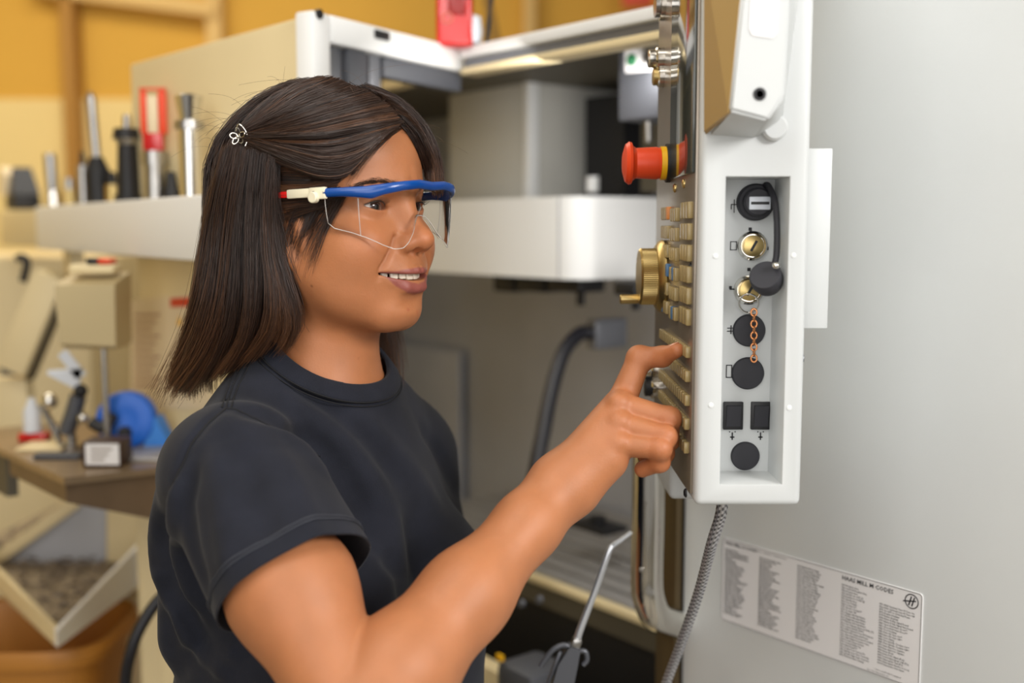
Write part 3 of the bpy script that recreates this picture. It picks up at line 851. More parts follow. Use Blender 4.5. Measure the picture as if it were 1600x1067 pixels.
def lock(px, py):
    o = rec(px, py); l = MB().lathe([(-0.0005, 0.0135), (0.004, 0.0132), (0.006, 0.0112), (0.0035, 0.0105), (0.0035, 0)], o, (0, -1, 0), 36).build('key_lock', M['chrome'], pend)
    MB().lathe([(0.003, 0.0095), (0.007, 0.0095), (0.0076, 0.0085), (0.0076, 0)], o, (0, -1, 0), 36).build('lock_cylinder', M['brass'], l)
    MB().box((-0.0011, -0.0085, -0.0052), (0.0011, -0.0074, 0.0052), np.array([[math.cos(.5), 0, math.sin(.5)], [0, 1, 0], [-math.sin(.5), 0, math.cos(.5)]]), o).build('key_slot', M['black'], l)
lock(1175, 384); lock(1169, 453)
# rubber cap on its strap
cy = RY - 0.040
mb = MB(); mb.tube([rec(1192, 292) - np.array([0, 0.004, 0]), at(1200, 290, RY - 0.012), at(1210, 312, RY - 0.030), at(1214, 350, RY - 0.038), at(1213, 400, cy), at(1205, 425, cy)], 0.0028, 10, 40)
strap = mb.build('cap_strap', M['rubber'], pend)
co = at(1197, 434, cy); ax = np.array([-0.35, -0.75, 0.45]); MB().lathe([(-0.011, 0.0125), (-0.004, 0.0140), (0.004, 0.0140), (0.006, 0.0128), (0.006, 0)], co, ax, 32).build('rubber_cap', M['rubber'], strap)
MB().ball(at(1212, 415, cy - 0.010), 0.0034, seg=14).build('rivet', M['chrome'], strap)
# key ring and copper chain
kr = MB().torus(at(1170, 474, RY - 0.010), (0.2, 1, 0.1), 0.0085, 0.0009).build('key_ring', M['chrome'], pend)
for i in range(9):
    t = i / 8; o = at(1178, 488 + 72 * t, RY - 0.012); mb = MB(); mb.torus((0, 0, 0), (1, 0, 0) if i % 2 else (0.2, 1, 0), 0.0026, 0.0008, 12, 6)
    for w in mb.bm.verts: w.co = Vector((w.co.x, w.co.y, w.co.z * 1.25)) + Vector(o)
    mb.build('chain_link', M['copper'], kr)
# rocker switches and printed symbols
for x in (1145, 1188):
    o = rec(x, 649); s_ = MB().box((-0.0090, -0.003, -0.0128), (0.0090, 0.001, 0.0128), None, o, 0.0008).build('rocker_switch', M['black'], pend)
    MB().hull([o + np.array(p) for p in ((-.0064, -.003, -.0098), (.0064, -.003, -.0098), (.0064, -.003, .0098), (-.0064, -.003, .0098), (-.0064, -.0065, .0095), (.0064, -.0065, .0095))]).build('rocker', M['rubber'], s_)
def glyph(px, py, strokes):
    o = rec(px + (5 if px < 1143 else 0), py) + np.array([0, -0.0004, 0]); mb = MB()
    for (x0, z0, x1, z1) in strokes: mb.box((x0, -0.0002, z0), (x1, 0.0, z1), None, o)
    mb.build('printed_symbol', M['ink'], pend)
glyph(1142, 322, [(-.0004, -.006, .0004, .006), (-.003, .001, .003, .0018), (-.003, -.003, -.0022, .0015), (.0022, -.001, .003, .003)])
glyph(1141, 384, [(-.003, -.004, .003, -.0033), (-.003, .0033, .003, .004), (-.003, -.004, -.0023, .004), (.0023, -.004, .003, .004)])
glyph(1140, 452, [(-.003, -.0005, .003, .0008), (.001, -.003, .0035, -.0002), (-.0035, .0005, -.001, .003)])
glyph(1137, 515, [(-.0035, .001, .0035, .0018), (-.0035, -.0018, .0035, -.001), (-.0005, -.004, .0005, .004)])
glyph(1134, 580, [(-.0028, -.006, -.002, .006), (.002, -.006, .0028, .006), (-.0028, .0052, .0028, .006), (-.0028, -.006, .0028, -.0052)])
for x in (1144, 1188): glyph(x, 682, [(-.0006, -.003, .0006, .004), (-.002, -.001, .002, .0002), (-.003, .004, -.002, .005), (.002, .004, .003, .005)])
for x, y in ((1172, 358), (1198, 388), (1170, 421)): glyph(x, y, [(-.0015, -.0015, .0015, .0015)])
# support arm to the machine
mb = MB(); mb.tube([np.array([0.235, 1.10, 1.80]), np.array([0.30, 1.16, 1.83]), np.array([0.40, 1.24, 1.84])], 0.022, 16); mb.build('support_arm', M['pwhite'], pend)
# braided cable
mb = MB(); pth = [np.array([0.194, 0.985, zb + 0.006]), at(1127, 800, 0.995), at(1112, 850, 1.02), at(1092, 925, 1.08), at(1066, 1000, 1.13), at(1040, 1070, 1.17), at(1010, 1160, 1.20)]
P_ = resample(pth, 260); T_ = np.gradient(P_, axis=0); T_ /= np.linalg.norm(T_, axis=1)[:, None]
A_ = np.cross(T_, [1, 0, 0]); A_ /= np.linalg.norm(A_, axis=1)[:, None]; B_ = np.cross(T_, A_)
sd = 20; rings = []
for i in range(len(P_)):
    rings.append([mb.bm.verts.new(Vector(P_[i] + (0.0050 + 0.0007 * math.sin(i * 1.6 + k * 2 * PI / sd * 5) * math.sin(i * 1.6 - k * 2 * PI / sd * 5)) * (math.cos(2 * PI * k / sd) * A_[i] + math.sin(2 * PI * k / sd) * B_[i]))) for k in range(sd)])
for i in range(len(P_) - 1):
    for k in range(sd): mb.bm.faces.new((rings[i][k], rings[i][(k + 1) % sd], rings[i + 1][(k + 1) % sd], rings[i + 1][k]))
nv = len(P_) * sd
bc_me = mb.mesh('braided_cable', 3)
ii_, kk_ = np.divmod(np.arange(nv), sd)
wv = ((ii_ + kk_) % 4 < 2).astype(float) * 0.5 + ((ii_ - kk_) % 4 < 2).astype(float) * 0.5
vcol(bc_me, np.array(s2l(70, 70, 74)) + (np.array(s2l(224, 224, 228)) - np.array(s2l(70, 70, 74))) * wv[:, None])
tag(link('braided_cable', bc_me, pmat('braided_steel', (196, 196, 200), 0.36, metal=0.55, vc=True)), 'braided metal cable hanging from the pendant bottom', 'cable')
# ------------------------------------------------------------------ tool shelf and the things on it
S0 = np.array([-0.40, 1.41, 0]); S1 = np.array([-1.03, 2.315, 0]); SXv = S1 - S0; SL = np.linalg.norm(SXv); SXv /= SL
SNv = np.array([-SXv[1], SXv[0], 0]); SNv = SNv if SNv[1] > 0 else -SNv
SR = np.stack([SXv, SNv, ZZ], 1)
def onS(px, py, off=0.0): return ray_plane(px, py, S0 + SNv * off, SNv)
zt1 = onS(315, 304)[2]; zt0 = onS(315, 409)[2]
tj = float((onS(56, 350) - S0) @ SXv)
shelf = empty('tool_shelf', tuple(S0 + np.array([0, 0, zt0])), 'long white box shelf carrying tool holders at the machine\'s left', 'shelf')
MB().box((-0.12, 0, zt0), (tj, 0.085, zt1), SR, S0, 0.004).build('shelf_box', M['white'], shelf)
MB().box((tj + 0.001, 0.012, zt0 + 0.004), (SL + 0.35, 0.085, zt1 - 0.004), SR, S0, 0.004).build('shelf_end', M['cream'], shelf)
for (x, w) in ((0.02, 0.05), (tj - 0.05, 0.05)): MB().box((x, 0.05, zt0 - 0.08), (x + w, 0.08, zt0), SR, S0).build('shelf_bracket', M['cream'], shelf)
def shelf_pt(px, off=0.04):
    p = onS(px, 300, off); return np.array([p[0], p[1], zt1])
def holder(px, top, parts, label, off=0.04, lean=0.0):
    """parts: (t0, t1, r0, r1, material, name) along the height"""
    b = shelf_pt(px, off); zt = ray_plane(px, top, b, SNv)[2]; H = zt - zt1
    root = empty('tool_holder', tuple(b), label, 'tool holder', 'tool holders standing on the white shelf')
    for (t0, t1, r0, r1, mt, nm) in parts:
        MB().lathe([(t0 * H, 0), (t0 * H, r0), (t1 * H, r1), (t1 * H, 0)], b, (lean, 0, 1), 24).build(nm, M[mt], root)
    return root
holder(299, 146, [(0, .70, .016, .016, 'chrome', 'shank'), (.66, .74, .021, .021, 'steel', 'collar'), (.72, .98, .013, .020, 'chrome', 'head'), (.97, 1, .014, .010, 'steel', 'tip')], 'tall chrome tool holder with bulbous head, nearest the woman\'s hair')
holder(243, 236, [(0, .75, .018, .016, 'steel', 'shank'), (.72, 1.0, .020, .020, 'steel', 'collar')], 'short grey tool holder below the red clip', 0.045)
holder(202, 178, [(0, .08, .024, .024, 'black', 'base'), (.08, .66, .020, .016, 'black', 'shank'), (.66, .74, .016, .023, 'steel', 'groove'), (.72, .84, .024, .021, 'black', 'flange'), (.84, 1, .008, .006, 'steel', 'tip')], 'tall black tool holder with wide flange and short steel tip')
holder(156, 140, [(0, .30, .026, .022, 'black', 'base'), (.30, .42, .022, .012, 'black', 'shank'), (.42, .95, .0085, .0085, 'steel', 'drill_bit'), (.94, 1, .0085, .002, 'steel', 'tip')], 'black chuck holding a long slim drill bit upright', 0.05, -0.05)
holder(131, 236, [(0, .74, .013, .012, 'steel', 'shank'), (.72, 1, .006, .004, 'black', 'tip')], 'slim steel tool with black point left of the drill chuck', 0.04)
holder(83, 240, [(0, .30, .016, .013, 'chrome', 'base'), (.28, 1, .012, .012, 'steel', 'shank')], 'small bare steel cylinder tool, leftmost upright on the shelf', 0.04, -0.04)
holder(268, 268, [(0, .4, .014, .014, 'black', 'base'), (.38, 1, .010, .006, 'black', 'shank')], 'stubby black tool between red clip and chrome holder', 0.06)
holder(108, 278, [(0, .6, .014, .013, 'brass', 'base'), (.58, 1, .010, .010, 'steel', 'shank')], 'stubby tool with brass coloured base behind the steel ones', 0.06)
holder(176, 268, [(0, .6, .013, .013, 'brass', 'base'), (.58, 1, .009, .007, 'black', 'shank')], 'stubby brown tool between drill chuck and flanged holder', 0.06)
# red U shaped clip above the short holder
b = shelf_pt(243, 0.045); zc = ray_plane(243, 236, b, SNv)[2]; sc = 1 / 1700 * b[1]
clip = empty('red_clip', (b[0], b[1], zc), 'red U shaped clip with white insert standing on a short holder', 'clip')
MB().box((-16 * sc, -.006, 0), (15 * sc, .006, 28 * sc), None, np.array([b[0], b[1], zc]), 0.003).build('clip_base', M['red'], clip)
for x0, x1 in ((-19, -9), (9, 21)): MB().box((x0 * sc, -.005, 26 * sc), (x1 * sc, .005, 92 * sc), None, np.array([b[0], b[1], zc]), 0.003).build('prong', M['estop'], clip)
MB().box((-8.5 * sc, -.004, 27 * sc), (8.5 * sc, .004, 84 * sc), None, np.array([b[0], b[1], zc]), 0.002).build('insert', M['notice'], clip)
MB().box((-19 * sc, -.005, 92.5 * sc), (21 * sc, .005, 96 * sc), None, np.array([b[0], b[1], zc]), 0.001).build('prong_bridge', M['estop'], clip)
# greyish vise lump at the far end
b = shelf_pt(35, 0.06); vise = empty('bench_vise', tuple(b), 'low dark machine vise with pale jaw at the shelf\'s far end', 'vise')
MB().box((-.055, -.03, 0), (.050, .03, .035), SR, b, .006).build('vise_body', M['black'], vise)
MB().hull([b + SR @ np.array(p) for p in ((-.05, -.03, .036), (.02, -.03, .036), (.02, .03, .036), (-.05, .03, .036), (-.01, -.02, .10), (.012, -.02, .095), (.012, .02, .095), (-.01, .02, .10))]).build('vise_jaw', M['dgrey'], vise)
MB().hull([b + SR @ np.array(p) for p in ((.03, -.035, .036), (.10, -.035, .036), (.10, .03, .036), (.03, .03, .036), (.05, -.03, .085), (.10, -.03, .105), (.10, .02, .105), (.05, .02, .085))]).build('vise_handle', M['notice'], vise)
# ------------------------------------------------------------------ bench beyond her shoulder
T0 = at(100, 747, 1.47); zB = T0[2]
T1 = at(325, 721, 1.58); T1[2] = zB; T2 = at(-60, 672, 1.815); T2[2] = zB
e1 = T1 - T0; e2 = T2 - T0
bench = empty('work_bench', (T0[0], T0[1], 0), 'worn brown steel bench top with clutter left of the woman', 'bench')
def prism_on(name, pts, z0, z1, mat, par): return MB().poly_prism([np.array([p[0], p[1], z1]) for p in pts], [np.array([p[0], p[1], z0]) for p in pts]).build(name, mat, par)
quad_ = [T0, T1, T1 + e2, T2]
prism_on('bench_top', quad_, zB - 0.010, zB, pmat('worn_bench_top', (158, 136, 108), 0.32, metal=0.5, var=0.2, vscale=9), bench)
ins = lambda f1, f2: T0 + e1 * f1 + e2 * f2
A0_, A1_ = ins(.02, .015), ins(.99, .015); dz_ = lambda p, z: np.array([p[0], p[1], zB - z])
MB().poly_prism([dz_(A0_, .0105), dz_(A1_, .0105), dz_(A1_, .105), dz_(A0_, .036)], [dz_(A0_ + e2 * .5, .0105), dz_(A1_ + e2 * .5, .0105), dz_(A1_ + e2 * .5, .105), dz_(A0_ + e2 * .5, .036)]).build('apron', M['bench'], bench)
for f1, f2 in ((.985, .25), (.985, .42)):
    p = ins(f1, f2); MB().box((p[0] - .02, p[1] - .02, 0), (p[0] + .02, p[1] + .02, zB - 0.106), bev=.003).build('leg', M['cream'], bench)
prism_on('drawer_box', [ins(.02, .55), ins(.10, .55), ins(.10, .75), ins(.02, .75)], zB - 0.075, zB - 0.012, M['darkinner'], bench)
zo = lambda p, h=0.0: np.array([p[0], p[1], zB + h])
def onB(px, py, h=0.0): return ray_plane(px, py, (0, 0, zB + h), ZZ)
# blue drum cap with black hub
o = at(196, 648, 1.665); rr = 46 / 1700 * 1.665
o[2] = zB + rr + 0.001
drum = empty('blue_reel', (o[0], o[1], zB), 'round bright blue plastic reel with black hub standing on the bench', 'reel')
MB().lathe([(-0.03, rr * .93), (-0.022, rr), (0.0, rr), (0.006, rr * .93), (0.010, rr * .6), (0.008, rr * .4), (0.008, 0)], o, (0.1, -1, 0.12), 48).build('reel_face', M['blue'], drum)
MB().hull([o + np.array(p) for p in ((rr * .6, -.005, -rr * .9), (rr * 1.45, .01, -rr * 1.0), (rr * 1.40, .02, -rr * .55), (rr * 1.0, .0, rr * .1), (rr * .6, .03, -rr * .9), (rr * 1.4, .05, -rr * 1.0), (rr * 1.0, .04, rr * .1))]).build('reel_guard', pmat('blue_plastic_pale', (58, 130, 216), .45), drum)
mb = MB(); mb.tube([o + np.array([-.042, -.030, .002]), o + np.array([-.022, -.032, -.006]), o + np.array([-.012, -.020, .012])], .009, 10); mb.build('hub_handle', M['black'], drum)
MB().lathe([(0, .011), (.012, .009), (.012, 0)], o + np.array([0.002, -0.008, -.018]), (0.1, -1, .1), 20).build('hub', M['black'], drum)
# small label box
o = onB(146, 738); o = o + np.array([0, 0.03, 0]); w = 31 / 1700 * o[1]; h = 42 / 1700 * o[1]
bx = empty('label_box', (o[0], o[1], zB), 'small dark box with white front label at the bench edge', 'box')
MB().box((-w, 0, 0), (w, 0.05, h), None, zo(o), .003).build('case', pmat('dark_maroon', (62, 42, 36), .5), bx)
MB().box((-w * .78, -0.0012, h * .12), (w * .94, -0.0002, h * .92), None, zo(o)).build('label_face', M['paper'], bx)
for k in range(3): MB().box((-w * .5, -0.0018, h * (.28 + .2 * k)), (w * (.2 + .2 * k), -0.0013, h * (.36 + .2 * k)), None, zo(o)).build('label_line', pmat('grey_print', (150, 140, 130), .7), bx)
# white squeeze bottle with red base
o = onB(52, 688); bt = empty('squeeze_bottle', (o[0], o[1], zB), 'white squeeze bottle in a red tray at the bench\'s far left', 'bottle')
s_ = o[1] / 1700
MB().lathe([(0, 0), (0, 14 * s_), (34 * s_, 13 * s_), (44 * s_, 8 * s_), (54 * s_, 5 * s_), (54 * s_, 0)], zo(o, 14 * s_), (0, 0, 1), 24).build('flask', M['bottle'], bt)
MB().box((-20 * s_, -12 * s_, 0), (24 * s_, 14 * s_, 13 * s_), None, zo(o), .003).build('red_base', M['red'], bt)
# chrome and black tool head with pale wings
o = onB(112, 700); s_ = o[1] / 1700
th = empty('indicator_stand', (o[0], o[1], zB), 'shiny black and chrome clamp stand with two pale plastic flaps', 'clamp stand')
mb = MB(); mb.tube([zo(o, 2 * s_) + np.array([-16 * s_, 0, 0]), zo(o, 40 * s_) + np.array([-30 * s_, 0, 0]), zo(o, 70 * s_) + np.array([-44 * s_, 0, 0])], 6 * s_, 10); mb.build('chrome_arm', M['chrome'], th)
MB().ball(zo(o, 76 * s_) + np.array([-30 * s_, -.004, 0]), 13 * s_).build('chrome_knob', M['chrome'], th)
MB().ball(zo(o, 50 * s_) + np.array([24 * s_, -.01, 0]), 9 * s_).build('chrome_knob', M['chrome'], th)
mb = MB(); mb.tube([zo(o, 24 * s_) + np.array([-8 * s_, 0, 0]), zo(o, 54 * s_) + np.array([4 * s_, 0, 0]), zo(o, 84 * s_) + np.array([14 * s_, 0, 0])], 13 * s_, 12); mb.build('black_body', M['gun'], th)
MB().ball(zo(o, 92 * s_) + np.array([18 * s_, 0, 0]), 11 * s_).build('black_knob', M['black'], th)
MB().lathe([(0, 20 * s_), (6 * s_, 20 * s_), (8 * s_, 8 * s_), (24 * s_, 8 * s_), (24 * s_, 0)], zo(o), (0, 0, 1), 24).build('stand_foot', M['steel'], th)
MB().hull([zo(o, z * s_) + np.array([x * s_, y, 0]) for x, z, y in ((-34, 118, 0), (14, 92, 0), (22, 128, 0), (-34, 124, .004), (14, 92, .004), (22, 128, .004))]).build('flap', M['bottle'], th)
MB().hull([zo(o, z * s_) + np.array([x * s_, y, 0]) for x, z, y in ((-16, 148, 0), (12, 110, 0), (28, 118, 0), (-2, 158, 0), (-16, 148, .004), (12, 110, .004), (28, 118, .004))]).build('flap', M['bottle'], th)
# low plates and oddments on the bench
o = onB(92, 716); tag(MB().box((-.034, -.012, 0), (.034, .012, .008), None, zo(o), .002).build('flat_bar', M['dgrey']), 'flat dark steel bar lying at the bench edge', 'steel bar')
o = onB(72, 700); tag(MB().box((-.035, -.03, 0), (.035, .03, .006), None, zo(o), .002).build('pale_plate', M['cream']), 'pale flat plate lying under the chrome arm', 'plate')
o = onB(212, 715); tag(MB().box((-.02, -.03, 0), (.06, .06, .006), None, zo(o), .002).build('steel_plate', M['table']), 'flat grey steel plate lying beside the label box', 'plate')
# grey control box on its pole
o = at(137, 545, 1.60); sB = o[1] / 1700
cb = empty('pole_control_box', (o[0], o[1], zB if False else 0.0), 'grey control box on a thin pole below the tool shelf', 'control box')
MB().hull([o + np.array(p) for p in ((-44 * sB, 0, 8 * sB), (44 * sB, 0, 4 * sB), (46 * sB, 0, 102 * sB), (-48 * sB, 0, 100 * sB), (-44 * sB, .07, 8 * sB), (44 * sB, .07, 4 * sB), (46 * sB, .07, 118 * sB), (-48 * sB, .07, 116 * sB), (-38 * sB, .01, 0), (40 * sB, .01, -2 * sB), (40 * sB, .06, -2 * sB), (-38 * sB, .06, 0))]).build('housing', pmat('tan_grey_box', (188, 170, 128), .5), cb)
MB().box((-36 * sB, .02, 116 * sB), (38 * sB, .06, 132 * sB), None, o, .006).build('top_cap', M['cream'], cb)
MB().box((-6 * sB, .02, 132.5 * sB), (12 * sB, .05, 142 * sB), None, o, .002).build('black_switch', M['black'], cb)
MB().box((12.5 * sB, .02, 132.5 * sB), (32 * sB, .05, 141 * sB), None, o, .002).build('red_switch', M['estop'], cb)
mb = MB(); pz = o + np.array([13 * sB, .03, 0]); mb.cyl((pz[0], pz[1], zB + 0.001), (pz[0], pz[1], o[2] + 6 * sB), 5.5 * sB); mb.build('pole', M['steel'], cb)
MB().lathe([(0, 16 * sB), (5 * sB, 15 * sB), (6 * sB, 0)], (pz[0], pz[1], zB + 0.0005), (0, 0, 1), 24).build('pole_foot', M['steel'], cb)
# slanted lamp arm at the far left
p0 = at(88, 428, 2.15); p1 = at(22, 590, 2.15)
la = empty('lamp_arm', tuple(p1), 'tan slanted lamp arm with dark underside left of the grey box', 'lamp arm')
R = rot_to(p1 - p0); L = np.linalg.norm(p1 - p0); sA = 2.15 / 1700
MB().box((0, -.03, -30 * sA), (L * .92, .03, 26 * sA), R, p0, .006).build('arm_shell', M['cream'], la)
MB().box((L * .25, -.034, -18 * sA), (L * .95, -.0305, 12 * sA), R, p0, .001).build('arm_inset', M['darkinner'], la)
mb = MB(); mb.tube([at(26, 404, 2.12), at(36, 402, 2.12), at(42, 412, 2.12), at(36, 440, 2.12)], 6 * sA, 10); mb.build('arm_hook', M['black'], la)
MB().box((-.045, -.02, 0), (.045, .02, .16), R @ np.diag([0, 0, 0]) + np.eye(3), p1 - np.array([.02, -.02, .16]), .01).build('arm_base', M['cream'], la)
o = at(13, 580, 2.6); knob_at = o
# cream cabinet far left behind the bench
bc = tag(MB().box((-2.0, 2.62, 0.0), (-1.02, 3.3, 1.43), bev=.01).build('back_cabinet', M['cream']), 'broad cream machine cabinet behind the bench and lamp arm', 'cabinet')
MB().lathe([(-.02, .016), (0, .020), (.01, .016), (.01, 0)], knob_at, (0, -1, 0), 24).build('cabinet_knob', M['dgrey'], bc)
# chute of bent sheet below the bench
Q0 = at(90, 1012, 1.60); zq = Q0[2]
Q1 = at(250, 905, 1.60 * 1.235); Q2 = at(-60, 905, 2.06)
q1 = np.array([Q1[0], Q1[1], zq]); q2 = np.array([Q2[0], Q2[1], zq]); f1 = q1 - Q0; f2 = q2 - Q0
tray = empty('chip_tray', tuple(Q0), 'white sheet metal chip tray with raised rims below the bench', 'tray')
hgt = 0.055; th_ = 0.012
def wall(a, b, inn, h0, h1, name, mat):
    n_ = inn / np.linalg.norm(inn) * th_
    up = lambda h: np.array([0, 0, h])
    MB().poly_prism([a, b, b + up(h1), a + up(h0)], [a + n_, b + n_, b + n_ + up(h1), a + n_ + up(h0)]).build(name, mat, tray)
wall(Q0, q1, f2, 0.026, hgt + 0.03, 'right_rim', M['white']); wall(Q0 + f2 / np.linalg.norm(f2) * th_ , q2, f1, 0.026, 0.05, 'front_rim', M['cream'])
MB().poly_prism([Q0 + f1 * .01 + f2 * .01 + ZZ * .008, q1 + ZZ * .008, q1 + f2 + ZZ * .008, q2 + ZZ * .008], [Q0 + ZZ * .002, q1 + ZZ * .002, q1 + f2 + ZZ * .002, q2 + ZZ * .002]).build('tray_floor', pmat('dirty_tray_floor', (150, 134, 110), .6, var=.15, vscale=20), tray)
# sheets rising behind the tray, the left one with a slanting folded top
def sheet_at(name, px, Y, mat, t=0.006):
    f_ = [at(x, y, Y) for x, y in px]; MB().poly_prism(f_, [p + np.array([0, t, 0]) for p in f_]).build(name, mat, tray)
sheet_at('side_plate', [(-40, 903), (112, 792), (166, 770), (166, 893), (-40, 925)], 2.00, M['inner'])
sheet_at('back_plate', [(167, 770), (262, 770), (262, 890), (167, 893)], 2.00, M['cream'])
mb = MB(); a_ = at(-40, 898, 1.985); b_ = at(118, 784, 1.985); R = rot_to(b_ - a_); mb.box((0, -.012, -.012), (np.linalg.norm(b_ - a_), .010, .010), R, a_, .003); mb.build('sloped_rim', M['cream'], tray)
mb = MB()
rr_ = random.Random(3)
for k in range(420):
    u_, w_ = rr_.random() ** .8, rr_.random(); p = Q0 + f1 * (.06 + .86 * u_ * .8) + f2 * (.06 + .86 * w_) + ZZ * (.009 + .016 * rr_.random() * (1 - abs(u_ - .4)))
    s = .003 + .005 * rr_.random(); a1, a2_ = rr_.random() * 6.28, rr_.random() * 6.28
    d1 = np.array([math.cos(a1), math.sin(a1), .3 * math.sin(a2_)]) * s; d2 = np.array([-math.sin(a1), math.cos(a1), .5 * math.cos(a2_)]) * s * .5
    mb.hull([p - d1 - d2, p + d1 - d2, p + d1 + d2, p - d1 + d2, p + ZZ * s * .6])
chips = tag(mb.build('metal_chips', M['chips'], tray), kind='stuff')
# orange bin under the tray
o = at(60, 1067, 1.75); bz = at(60, 1000, 1.75)[2]
bn = empty('orange_bin', (o[0], o[1], 0.55), 'orange brown plastic bin with rolled rim under the chip tray', 'bin')
cx, cy = at(40, 1040, 1.80)[:2]; bw, bd, bt_ = 0.165, 0.13, at(150, 990, 1.75)[2]
mb = MB(); n_ = 40; ring = lambda s, z, i: (cx + (bw * s) * math.copysign(abs(math.cos(2 * PI * i / n_)) ** .5, math.cos(2 * PI * i / n_)), cy + (bd * s) * math.copysign(abs(math.sin(2 * PI * i / n_)) ** .5, math.sin(2 * PI * i / n_)), z)
prof = [(0.0, .55), (.82, .55), (.95, bt_ - .03), (1.04, bt_ - .03), (1.06, bt_ - .015), (1.02, bt_), (.96, bt_ - .004), (.90, bt_ - .03), (.78, .57), (0.0, .57)]
rg = [[mb.bm.verts.new(ring(max(s, .001), z, i)) for i in range(n_)] for s, z in prof]
for A, B in zip(rg[:-1], rg[1:]):
    for i in range(n_): mb.bm.faces.new((A[i], A[(i + 1) % n_], B[(i + 1) % n_], B[i]))
mb.build('bin_body', M['orange'], bn)
MB().box((cx - .2, cy - .15, .50), (cx + .2, cy + .15, .549)).build('bin_plate', M['darkinner'], bn)
for sx in (-.17, .17):
    for sy in (-.12, .12): MB().box((cx + sx - .015, cy + sy - .015, 0), (cx + sx + .015, cy + sy + .015, .5)).build('leg', M['mgrey'], bn)
# cream machine foot and the black hose in front of it
o = at(205, 1000, 1.95); tag(MB().box((o[0] - .055, 1.95, 0), (o[0] + .28, 2.3, at(200, 938, 1.95)[2]), bev=.015, seg=3).build('floor_cabinet', M['cream']), 'low cream cabinet corner behind the black hose', 'cabinet')
mb = MB(); mb.tube([at(196, 1140, 1.45), at(196, 1067, 1.45), at(204, 1020, 1.45), at(222, 975, 1.46), at(256, 930, 1.48), at(310, 900, 1.50)], 0.0085, 12, 40); tag(mb.build('air_hose', M['hose']), 'black hose curving up behind the woman\'s back', 'hose')
# ------------------------------------------------------------------ air gun hanging in front of the bay
gY = 1.17
ag = empty('air_blow_gun', tuple(at(885, 1040, gY)), 'grey air blow gun with long bent chrome nozzle in front of the bay', 'air gun')
mb = MB(); mb.tube([at(902, 1000, gY), at(906, 985, gY), at(930, 922, gY), at(951, 862, gY), at(958, 852, gY + .004), at(968, 845, gY + .01), at(986, 832, gY + .02)], [.0042, .0040, .0038, .0038, .0036, .0028, .0022], 14, 40); mb.build('nozzle', pmat('nozzle_steel', (222, 226, 232), 0.30, metal=0.85), ag)
sG = gY / 1700
g0 = at(886, 1040, gY); gr = np.array([.34, 0, .94]); gx = np.array([.94, 0, -.34]); GR = np.stack([gx, np.array([0, 1, 0]), gr], 1)
def gbox(x0, x1, z0, z1, t, name, mat, bev=.003): return MB().box((x0 * sG, -t, z0 * sG), (x1 * sG, t, z1 * sG), GR, g0, bev).build(name, mat, ag)
MB().hull([g0 + GR @ np.array([x * sG, y, z * sG]) for x, z in ((-9, 34), (9, 36), (14, 10), (22, -40), (-12, -46), (-16, 0)) for y in (-.010, .010)]).build('gun_body', M['gun'], ag)
gbox(-7, 8, 34, 50, .007, 'nozzle_nut', M['steel'], .002)
mb = MB(); mb.tube([g0 + GR @ np.array([x * sG, 0, z * sG]) for x, z in ((-4, 32), (-18, 30), (-30, 18), (-37, -2), (-40, -16))], 4.5 * sG, 10, 24); mb.build('trigger', M['gun'], ag)
mb = MB(); mb.tube([g0 + GR @ np.array([x * sG, 0, z * sG]) for x, z in ((9, 30), (20, 32), (27, 20), (24, 10))], 4.0 * sG, 10, 20); mb.build('hanging_hook', M['gun'], ag)
gbox(-22, -15, -40, 20, .004, 'lever_guard', M['gun'], .002)
MB().lathe([(0, .0035), (.002, .003), (.002, 0)], g0 + GR @ np.array([12 * sG, -.010, -36 * sG]), (0, -1, 0), 14).build('screw', M['steel'], ag)
mb = MB(); mb.tube([g0 + GR @ np.array([4 * sG, 0, -44 * sG]), at(872, 1120, gY), at(880, 1200, gY + .02), at(930, 1260, gY + .05)], .0065, 12, 30); mb.build('gun_hose', M['hose'], ag)
# red and yellow sign far up at the right
o = at(1000, 2, 4.4); sg = tag(MB().box((-.07, 0, -.02), (.055, .01, .25), None, o, .003).build('wall_sign', M['estop']), 'red and yellow sign on the yellow wall above the machine header', 'sign')
MB().box((.056, 0, -.02), (.10, .01, .25), None, o, .003).build('yellow_edge', M['yellow'], sg)
a = at(757, -20, 3.6); b = at(770, 40, 3.6); mb = MB(); mb.tube([a + (b - a) * -2.0, a, b + (b - a) * 1.0], .011, 10); tag(mb.build('drop_cable', pmat('drop_cable', (120, 92, 48), .6)), 'thin dark cable hanging before the yellow wall', 'cable')
# ------------------------------------------------------------------ person: head frame
HF = np.array([0.866, -0.5, 0.0]); 
_pu = math.radians(2.0)                                   # chin slightly lifted
HX = np.array([HF[0] * math.cos(_pu), HF[1] * math.cos(_pu), math.sin(_pu)])
HY = np.array([0.5, 0.866, 0.0])
HZ = np.cross(HX, HY)
HR = np.stack([HX, HY, HZ], 1)                            # columns
HO = at(592, 322, 1.0) - HR @ np.array([0.080, -0.032, 0.0])
def h2w(P): return np.asarray(P, float) @ HR.T + HO
def w2h(P): return (np.asarray(P, float) - HO) @ HR

